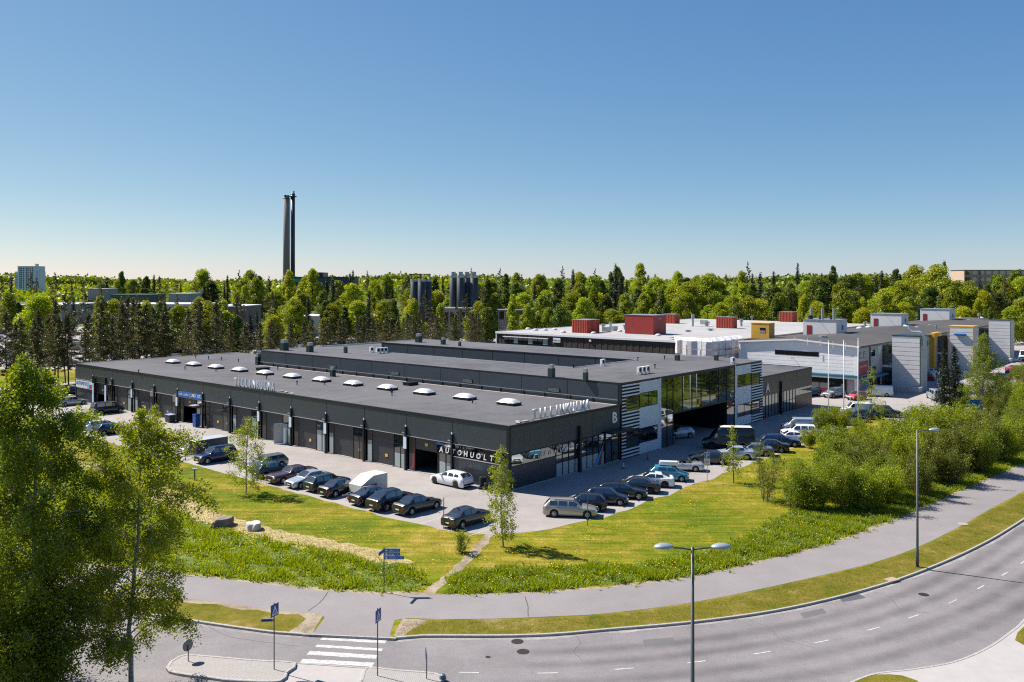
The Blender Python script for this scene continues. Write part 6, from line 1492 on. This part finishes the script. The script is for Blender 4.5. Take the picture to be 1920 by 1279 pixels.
MB().lathe([(1.8,zt-3),(3.2,zt-2.8),(3.2,zt-2.2),(1.8,zt-2)], n=16).build('top_platform', TRIM, c2)
# silos
SILO = mat('silo_steel', (.045,.055,.062), .5, .3, var=.2, scale=.3)
def silo(u, vt, vb, Y, r, label, head=True):
    x = (u-960)/F*Y; zt = HC-(vt-HOR)/F*Y; zb = 3.5; o = thing('silo', label, 'silo', (x, Y, 0), 0, 'silos behind the pines')
    MB().lathe([(.5,1.0),(r,zb+1),(r,zt),(r*.7,zt+.3)], n=18).build('barrel', SILO, o, True)
    for a in range(4): MB().cyl(math.cos(a*1.57+.8)*r*.9, math.sin(a*1.57+.8)*r*.9, 0, zb+1, .15, n=6).build('leg', TRIM, o)
    MB().lathe([(r+.02,zt),(r+.02,zt+.9)], n=18, cap=False).build('railing', GALV, o)
    if head: MB().box(-r*.5,r*.5,-r*.5,r*.5,zt+.2,zt+2.3).build('filter_box', GALV, o)
for i, u in enumerate((777,791,802)): silo(u, 528, 580, 330-4*(i==1), 1.55, ['dark silo at the left of the three under a gantry','middle dark silo of the three under a gantry','dark silo at the right of the three under a gantry'][i], False)
gt = thing('gantry', 'steel gantry on top of the three left silos', 'gantry', ((789-960)/F*330, 330, 0))
for dx in (-3.6,0,3.6): MB().box(dx-.1,dx+.1,-1,1,20,24).build('gantry_post', TRIM, gt)
MB().box(-3.8,3.8,-1.2,1.2,23.8,24.1).build('gantry_deck', TRIM, gt)
for i, u in enumerate((850.5,864,876,889)): silo(u, 521, 582, 330-3*(i%2), 1.55, 'tall dark silo %s in the row of four' % ['first','second','third','fourth'][i])
# low industrial roofs on the left
PW = mat('pale_shed', (.30,.31,.32), .6, var=.1, scale=.2); DW = mat('dark_shed', (.085,.095,.10), .6, var=.2, scale=.2); GW = mat('grey_shed', (.26,.27,.28), .6, var=.15, scale=.2)
WR = mat('snow_pale_roof', (.62,.63,.64), .6, var=.15, scale=.1)
far_block('industrial_hall','grey industrial hall with bright roof at the far left',30,118,571,420,40,0,GW,WR,2,10)
far_block('industrial_hall','pale building with dark windows above the left tree tops',165,195,541,560,20,0,PW,GREYPL,3,6)
far_block('industrial_hall','dark green roofed hall left of the long wood',206,280,552,520,24,0,DW,mat('green_roof', (.05,.13,.10), .6),1,12)
far_block('industrial_hall','white cube building in front of the long wood',316,353,550,470,20,0,PW,WR,0,0)
far_block('industrial_hall','long low pale roof between the left tree crowns',220,372,570,400,30,0,PW,WR,1,16)
far_block('industrial_hall','dark glazed hall with pale flat roof in the middle left',372,450,574,360,30,0,DW,WR,1,10)
far_block('industrial_hall','white warehouse row above the car lot',545,705,592,330,18,0,PW,WR,0,0)
far_block('industrial_hall','small grey control building beside the row of four silos',832,884,577,322,8,0,GW,GREYPL,1,5)
far_block('low_fence_wall','pale wall running along the far car lot',100,545,640,262,.4,0,CONC,CONC,cat='wall')
far_block('bleacher','grey weathered shed roof among trees right of the silos',934,998,580,318,10,0,mat('weathered_wood', (.23,.22,.21), .8, var=.3, scale=.5),CONC,2,4,'shed')
ex_ = thing('crane_arm', 'orange crane arm slanting up before the silos', 'crane', ((735-960)/F*300, 300, 0)); MB().tube([(-3,0,4),(5,0,9),(9,0,11.5)], [.35,.3,.2], 6).build('boom', OCHRE, ex_); MB().box(-5,-1,-1.2,1.2,.5,3.4).build('cab', OCHRE, ex_)
# ---------------------------------------------------------------- street furniture and small things
POLE = mat('pole_grey', (.085,.095,.10), .5, .5); SGREY = mat('sign_back_grey', (.16,.17,.175), .5, .6); LAMPH = mat('lamp_head', (.30,.36,.38), .35, .3)
SBLUE = mat('traffic_blue', (.010,.05,.24), .4); SWHITE = mat('traffic_white', (.62,.66,.70), .5)
def lamp_head_mesh(L):
    mb = MB(); n = 12; prof = [(0,.06),(.1*L,.15),(.35*L,.24),(.65*L,.25),(.9*L,.16),(L,.04)]
    for x, w in prof:
        for q in range(n):
            a = 2*math.pi*q/n; mb.v.append((x, w*math.cos(a), .0+(.16 if math.sin(a) > 0 else .07)*math.sin(a)*w/.25))
    for i in range(len(prof)-1):
        for q in range(n): q2 = (q+1)%n; mb.f.append((i*n+q,i*n+q2,(i+1)*n+q2,(i+1)*n+q)); mb.m.append(0)
    mb.f.append(tuple(range(n))[::-1]); mb.m.append(0); mb.f.append(tuple((len(prof)-1)*n+q for q in range(n))); mb.m.append(0)
    return mb.mesh('lamp_head', LAMPH, True)
LH = lamp_head_mesh(.82)
def street_lamp(x, y, H, arms, label):
    o = thing('street_lamp', label, 'street lamp', (x, y, -.02))
    MB().lathe([(.11,0),(.11,1.2),(.095,1.25),(.06,H)], n=12).build('pole', POLE, o, True); MB().lathe([(.16,0),(.16,.05),(.11,.06)], n=12).build('base_collar', POLE, o)
    for s, L in arms:
        MB().tube([(0,0,H-.12),(s*.4,0,H-.05),(s*L,0,H-.02)], .035, 8).build('arm', POLE, o); h = add('lamp_head', LH, o, (s*(L-.1),0,H), 0 if s > 0 else math.pi)
    return o
street_lamp(7.32, 34.6, 10.0, ((-1,.85),(1,.85)), 'double-headed grey street lamp standing in the foreground')
p = gp(1720,1063); street_lamp(p.x, p.y, 10.0, ((1,.95),), 'single-headed dark street lamp on the verge at the right')
# pedestrian-crossing signs (they face along the road)
def crossing_sign(u, v, yaw, label, plate=False):
    p = gp(u, v); o = thing('crossing_sign', label, 'road sign', (p.x, p.y, 0), yaw)
    MB().cyl(0,0,0,3.55,.03,n=8).build('pole', POLE, o)
    b = MB().box(-.30,.30,-.05,-.035,2.85,3.5).build('sign_panel', SBLUE, o); MB().box(-.30,.30,-.034,-.03,2.85,3.5).build('sign_back', SGREY, o)
    t = MB(); A, B_, C_ = (-.24,2.92), (.24,2.92), (0,3.44); w = .05
    ins = [(-.15,2.975),(.15,2.975),(0,3.30)]
    for (a, b2), (c, d) in (((A,B_),(ins[0],ins[1])), ((B_,C_),(ins[1],ins[2])), ((C_,A),(ins[2],ins[0]))): t.poly([(a[0],-.054,a[1]),(b2[0],-.054,b2[1]),(d[0],-.054,d[1]),(c[0],-.054,c[1])])
    t.build('white_triangle', SWHITE, b)
    f = MB(); f.lathe([(.025,0),(.025,.004)], (0,-.055,3.25), 8, axis='y'); f.poly([(-.02,-.056,3.12),(.02,-.056,3.12),(.02,-.056,3.22),(-.02,-.056,3.22)]); f.poly([(-.02,-.056,3.12),(.0,-.056,3.12),(-.05,-.056,2.99),(-.08,-.056,2.99)]); f.poly([(.0,-.056,3.12),(.02,-.056,3.12),(.08,-.056,2.99),(.05,-.056,2.99)])
    f.build('walking_figure', SWHITE, b)
    if plate: MB().box(-.70,-.03,.0,.02,2.55,2.72).build('street_plate', LTGREY, o, rz=-yaw+.1); MB().box(-.66,-.12,-.006,-.001,2.59,2.68).build('plate_text_bar', SBLUE, o, rz=-yaw+.1)
    return o
crossing_sign(514,1255, R(64), 'blue pedestrian crossing sign with small street plate on the left island', True)
crossing_sign(708,1267, R(72), 'blue pedestrian crossing sign on the right island')
def disc_sign(u, v, h, r, yaw, label, z0):
    p = gp(u, v); o = thing('round_sign', label, 'road sign', (p.x, p.y, 0), yaw); MB().cyl(0,0,0,z0+r,.028,n=8).build('pole', POLE, o)
    d = MB().lathe([(r,-.045),(r,-.03)], (0,0,z0+r), 20, axis='y').build('sign_disc', SGREY, o); MB().lathe([(r*.97,.0),(r*.97,.004)], (0,-.05,z0+r), 20, axis='y').build('sign_face', SBLUE, d); return o
disc_sign(353,1240, 1.2, .32, R(235), 'round sign seen from behind on the tip of the left island', .55)
disc_sign(800,1273, 1.6, .32, R(282), 'round sign seen edge-on at the end of the right island', 1.0)
p = gp(830,1273); o = thing('reflector_bollard', 'small dark rounded bollard at the tip of the right island', 'bollard', (p.x,p.y,0)); MB().lathe([(.18,0),(.18,.1),(.14,.22),(.05,.27)], n=12).build('cap', mat('bollard_teal', (.05,.11,.14), .4), o); MB().lathe([(.2,0),(.2,.03)], n=12).build('foot', KERB, o)
# blue direction fingers
p = gp(720,1111); o = thing('direction_sign', 'post with blue cycle-route direction boards beside the path', 'sign', (p.x, p.y, 0))
MB().cyl(0,0,0,3.05,.035,n=8).build('pole', POLE, o)
for i, L in enumerate((1.02,1.02,1.28)):
    z = 2.82-.25*i; b = MB().prism([(.04,-.02),(L,-.02),(L+.06,0),(L,.02),(.04,.02)], z-.11, z+.11).build('direction_board', SBLUE if i else mat('board_blue', (.015,.13,.36), .4), o)
    b.material_slots[0].material = MATS['board_blue']
    letters(b, ['ESPOO','MATINKYLA','OLARI'][i], (.34,-.026), (L-.35,-.026), z-.055, .13, .006, WHITEP, 0); letters(b, '4', (L-.2,-.026), (L-.06,-.026), z-.055, .13, .006, WHITEP, 0)
    MB().box(.10,.22,-.028,-.022,z-.05,z+.05).build('cycle_mark', WHITEP, b)
for i in range(1): MB().prism([(-.02,-.9),(.02,-.9),(.02,-.04),(-.02,-.04)], 2.7, 2.93).build('direction_board', MATS['board_blue'], o, rz=R(-14))
# parking notice, thin posts, flagpoles
p = gp(1326,905); o = thing('parking_sign', 'blue and white parking notice on a pole at the lawn edge', 'sign', (p.x,p.y,0), R(-15)); MB().cyl(0,0,0,3.1,.03,n=8).build('pole', GALV, o)
MB().box(-.28,.28,-.05,-.03,1.75,3.1).build('notice_board', WHITEP, o); MB().box(-.26,.26,-.056,-.051,2.5,3.06).build('blue_field', BLUE, o); letters(o, 'P', (-.25,-.06), (.25,-.06), 2.58, .55, .006, WHITEP, 0)
for i in range(4): MB().box(-.2,.2,-.056,-.051,2.32-.14*i,2.37-.14*i).build('text_bar', TRIM, o)
for u, v, h, lab in ((1102,986,3.0,'thin grey post at the lawn edge by the champagne estate'),(832,992,2.6,'thin dark post at the lawn edge by the lone sedan'),(1459,852,3.4,'thin post at the lawn edge, left of two'),(1466,852,2.8,'thin post at the lawn edge, right of two'),(1663,783,2.4,'leaning thin post at the yard entrance')):
    p = gp(u, v); o = thing('marker_post', lab, 'post', (p.x,p.y,0)); MB().cyl(0,0,0,h,.035,n=8).build('shaft', POLE, o); MB().lathe([(.05,h),(.05,h+.03)], n=8).build('end_cap', TRIM, o)
    if u == 1663: o.rotation_euler = (0, R(-6), 0); MB().box(-.5,.05,-.1,.1,h,h+.08).build('lamp_arm', POLE, o)
for u, v, vt, lab in ((1553.5,806,641,'left white flagpole on the lawn'),(1582,807,640,'middle white flagpole on the lawn'),(1609,799,637,'right white flagpole on the lawn')):
    p = gp(u, v); h = HC-(vt-HOR)/F*p.y; o = thing('flagpole', lab, 'flagpole', (p.x,p.y,0)); MB().lathe([(.075,0),(.07,h*.5),(.04,h)], n=12).build('mast', WHITEP, o, True); MB().lathe([(.02,h),(.09,h+.05),(.09,h+.12),(.02,h+.18)], n=10).build('finial', WHITEP, o); MB().lathe([(.14,0),(.14,.12)], n=10).build('base', GALV, o)
p = gp(365,900); o = thing('letter_post', 'small grey T-shaped post on the left lawn', 'post', (p.x,p.y,0)); MB().box(-.06,.06,-.06,.06,0,1.1).build('shaft', SGREY, o); MB().box(-.28,.28,-.16,.16,1.1,1.22).build('top_plate', LTGREY, o)
# traffic cones, bins, tyres, sand box
ORNG = mat('cone_orange', (.62,.09,.02), .5)
for u, v, lab in ((1169,879,'red and white traffic cone in the building shade'),(1214,862,'orange traffic cone in the building shade'),(1433,786,'orange traffic cone beside the second louvred tower')):
    p = gp(u, v); o = thing('traffic_cone', lab, 'cone', (p.x,p.y,.008)); MB().box(-.2,.2,-.2,.2,0,.04).build('foot', ORNG, o); MB().lathe([(.15,.04),(.03,.75)], n=12).build('cone', ORNG, o, True)
    if u == 1169:
        for z in (.22,.46): r0 = .15-.12*(z-.04)/.71; MB().lathe([(r0+.006,z),(r0-.012,z+.13)], n=12).build('white_band', WHITEP, o)
def bin_(t, s, dims, m, lidm, label):
    a, b, h = dims; o = thing('waste_bin', label, 'bin', W(t, s), ROT); MB().prism([(-a/2,-b/2),(a/2,-b/2),(a/2,b/2),(-a/2,b/2)], .12, h).build('tub', m, o); MB().box(-a/2-.05,a/2+.05,-b/2-.05,b/2+.05,h,h+.09).build('lid', lidm, o)
    for x in (-a/2+.1,a/2-.1):
        for y in (-b/2+.1,b/2-.1): MB().lathe([(.08,-.03),(.08,.03)], (x,y,.08), 8, axis='y').build('castor', TYRE, o)
bin_(-.9, ys[9]+.6, (.9,1.3,1.1), mat('bin_black', (.02,.025,.028), .5), LTGREY, 'black wheeled waste container left of the blue shop sign'); bin_(-.55, ys[8]+.9, (.7,.8,1.75), BLUEBIN, BLUEBIN, 'tall blue bin beside the open garage under the blue sign')
bin_(-.3, ys[9]+1.7, (.6,.6,1.2), BLUEBIN, BLUEBIN, 'small blue bin half hidden behind the black waste container')
o = thing('sand_box', 'small yellow grit box by the far left wall end', 'box', W(-.6,102.4), ROT); MB().box(-.5,.5,-.7,.7,0,.7).build('tub', YELLOW, o); MB().prism([(-.55,-.75),(.55,-.75),(.55,.75),(-.55,.75)], .7, .85).build('lid', mat('sand_lid', (.65,.5,.2), .5), o)
TY = MB().lathe([(.18,0),(.31,.0),(.33,.05),(.33,.17),(.31,.22),(.18,.22)], n=18, cap=False).mesh('tyre', TYRE)
for q, (t, s, n) in enumerate(((-.75,2.2,3),(-.55,3.0,5),(-1.0,2.85,1))):
    for i in range(n): tag(add('loose_tyre', TY, None, W(t, s, .005+i*.225)), 'black tyre stacked against the corner wall behind the white estate', 'tyre', 'tyres stacked at the corner wall')
# boulders
def boulder(u, v, sx, sy, sz, m, label, seed):
    rg = np.random.default_rng(seed); bm = bmesh.new(); bmesh.ops.create_icosphere(bm, subdivisions=3, radius=1)
    for vv in bm.verts:
        c = vv.co; k = 1+.16*math.sin(c.x*3.1+seed)+.12*math.sin(c.y*4.3+c.z*2+seed)+rg.normal(0,.03); vv.co = Vector((max(-.8,min(.85,c.x*k))*sx, max(-.8,min(.8,c.y*k))*sy, max(-.3,min(.68,c.z*k))*sz))
    me = bpy.data.meshes.new('boulder'); bm.to_mesh(me); bm.free(); me.materials.append(m); p = gp(u, v)
    tag(add('boulder', me, None, (p.x,p.y,.1), seed), label, 'rock')
boulder(417,986,1.25,.8,.85,mat('rock_brown', (.24,.19,.15), .85, var=.5, scale=2.5, bump=.6, bscale=5),'brown-grey boulder on the left lawn edge',1); boulder(475,992,.98,.7,.7,mat('rock_pale', (.52,.49,.47), .85, var=.35, scale=3, bump=.5, bscale=5),'pale whitish boulder right of the brown one',2)
boulder(1838,772,1.0,.8,.7,MATS['rock_pale'],'pale boulder under the right-hand birch',3); boulder(1779,783,.8,.6,.5,MATS['rock_brown'],'brown boulder at the foot of the spruces',4)
# blue billboard at the right
p = gp(1831,783); o = thing('billboard', 'blue billboard with white lettering in front of the right-hand birch', 'sign', (p.x,p.y,0)); MB().box(-1.0,1.0,-.05,.05,.9,2.75).build('board', BLUE, o)
for x in (-.8,.8): MB().cyl(x,.08,0,2.7,.05,n=8).build('leg', GALV, o)
letters(o, 'ABC', (-.85,-.07), (.0,-.07), 1.7, .5, .02, WHITEP, 0); letters(o, 'H', (.2,-.07), (.6,-.07), 1.75, .4, .02, WHITEP, 0)
# fence along the pines at the left
fo = thing('chain_fence', 'dark fence under the pines at the left end', 'fence', W(-30,112), ROT)
for i in range(16): MB().cyl(i*3.0,0,0,1.6,.05,n=6).build('post', TRIM, fo)
MB().box(0,45,-.03,.03,.75,.85).build('rail', TRIM, fo); MB().box(0,45,-.03,.03,1.45,1.55).build('rail', TRIM, fo)
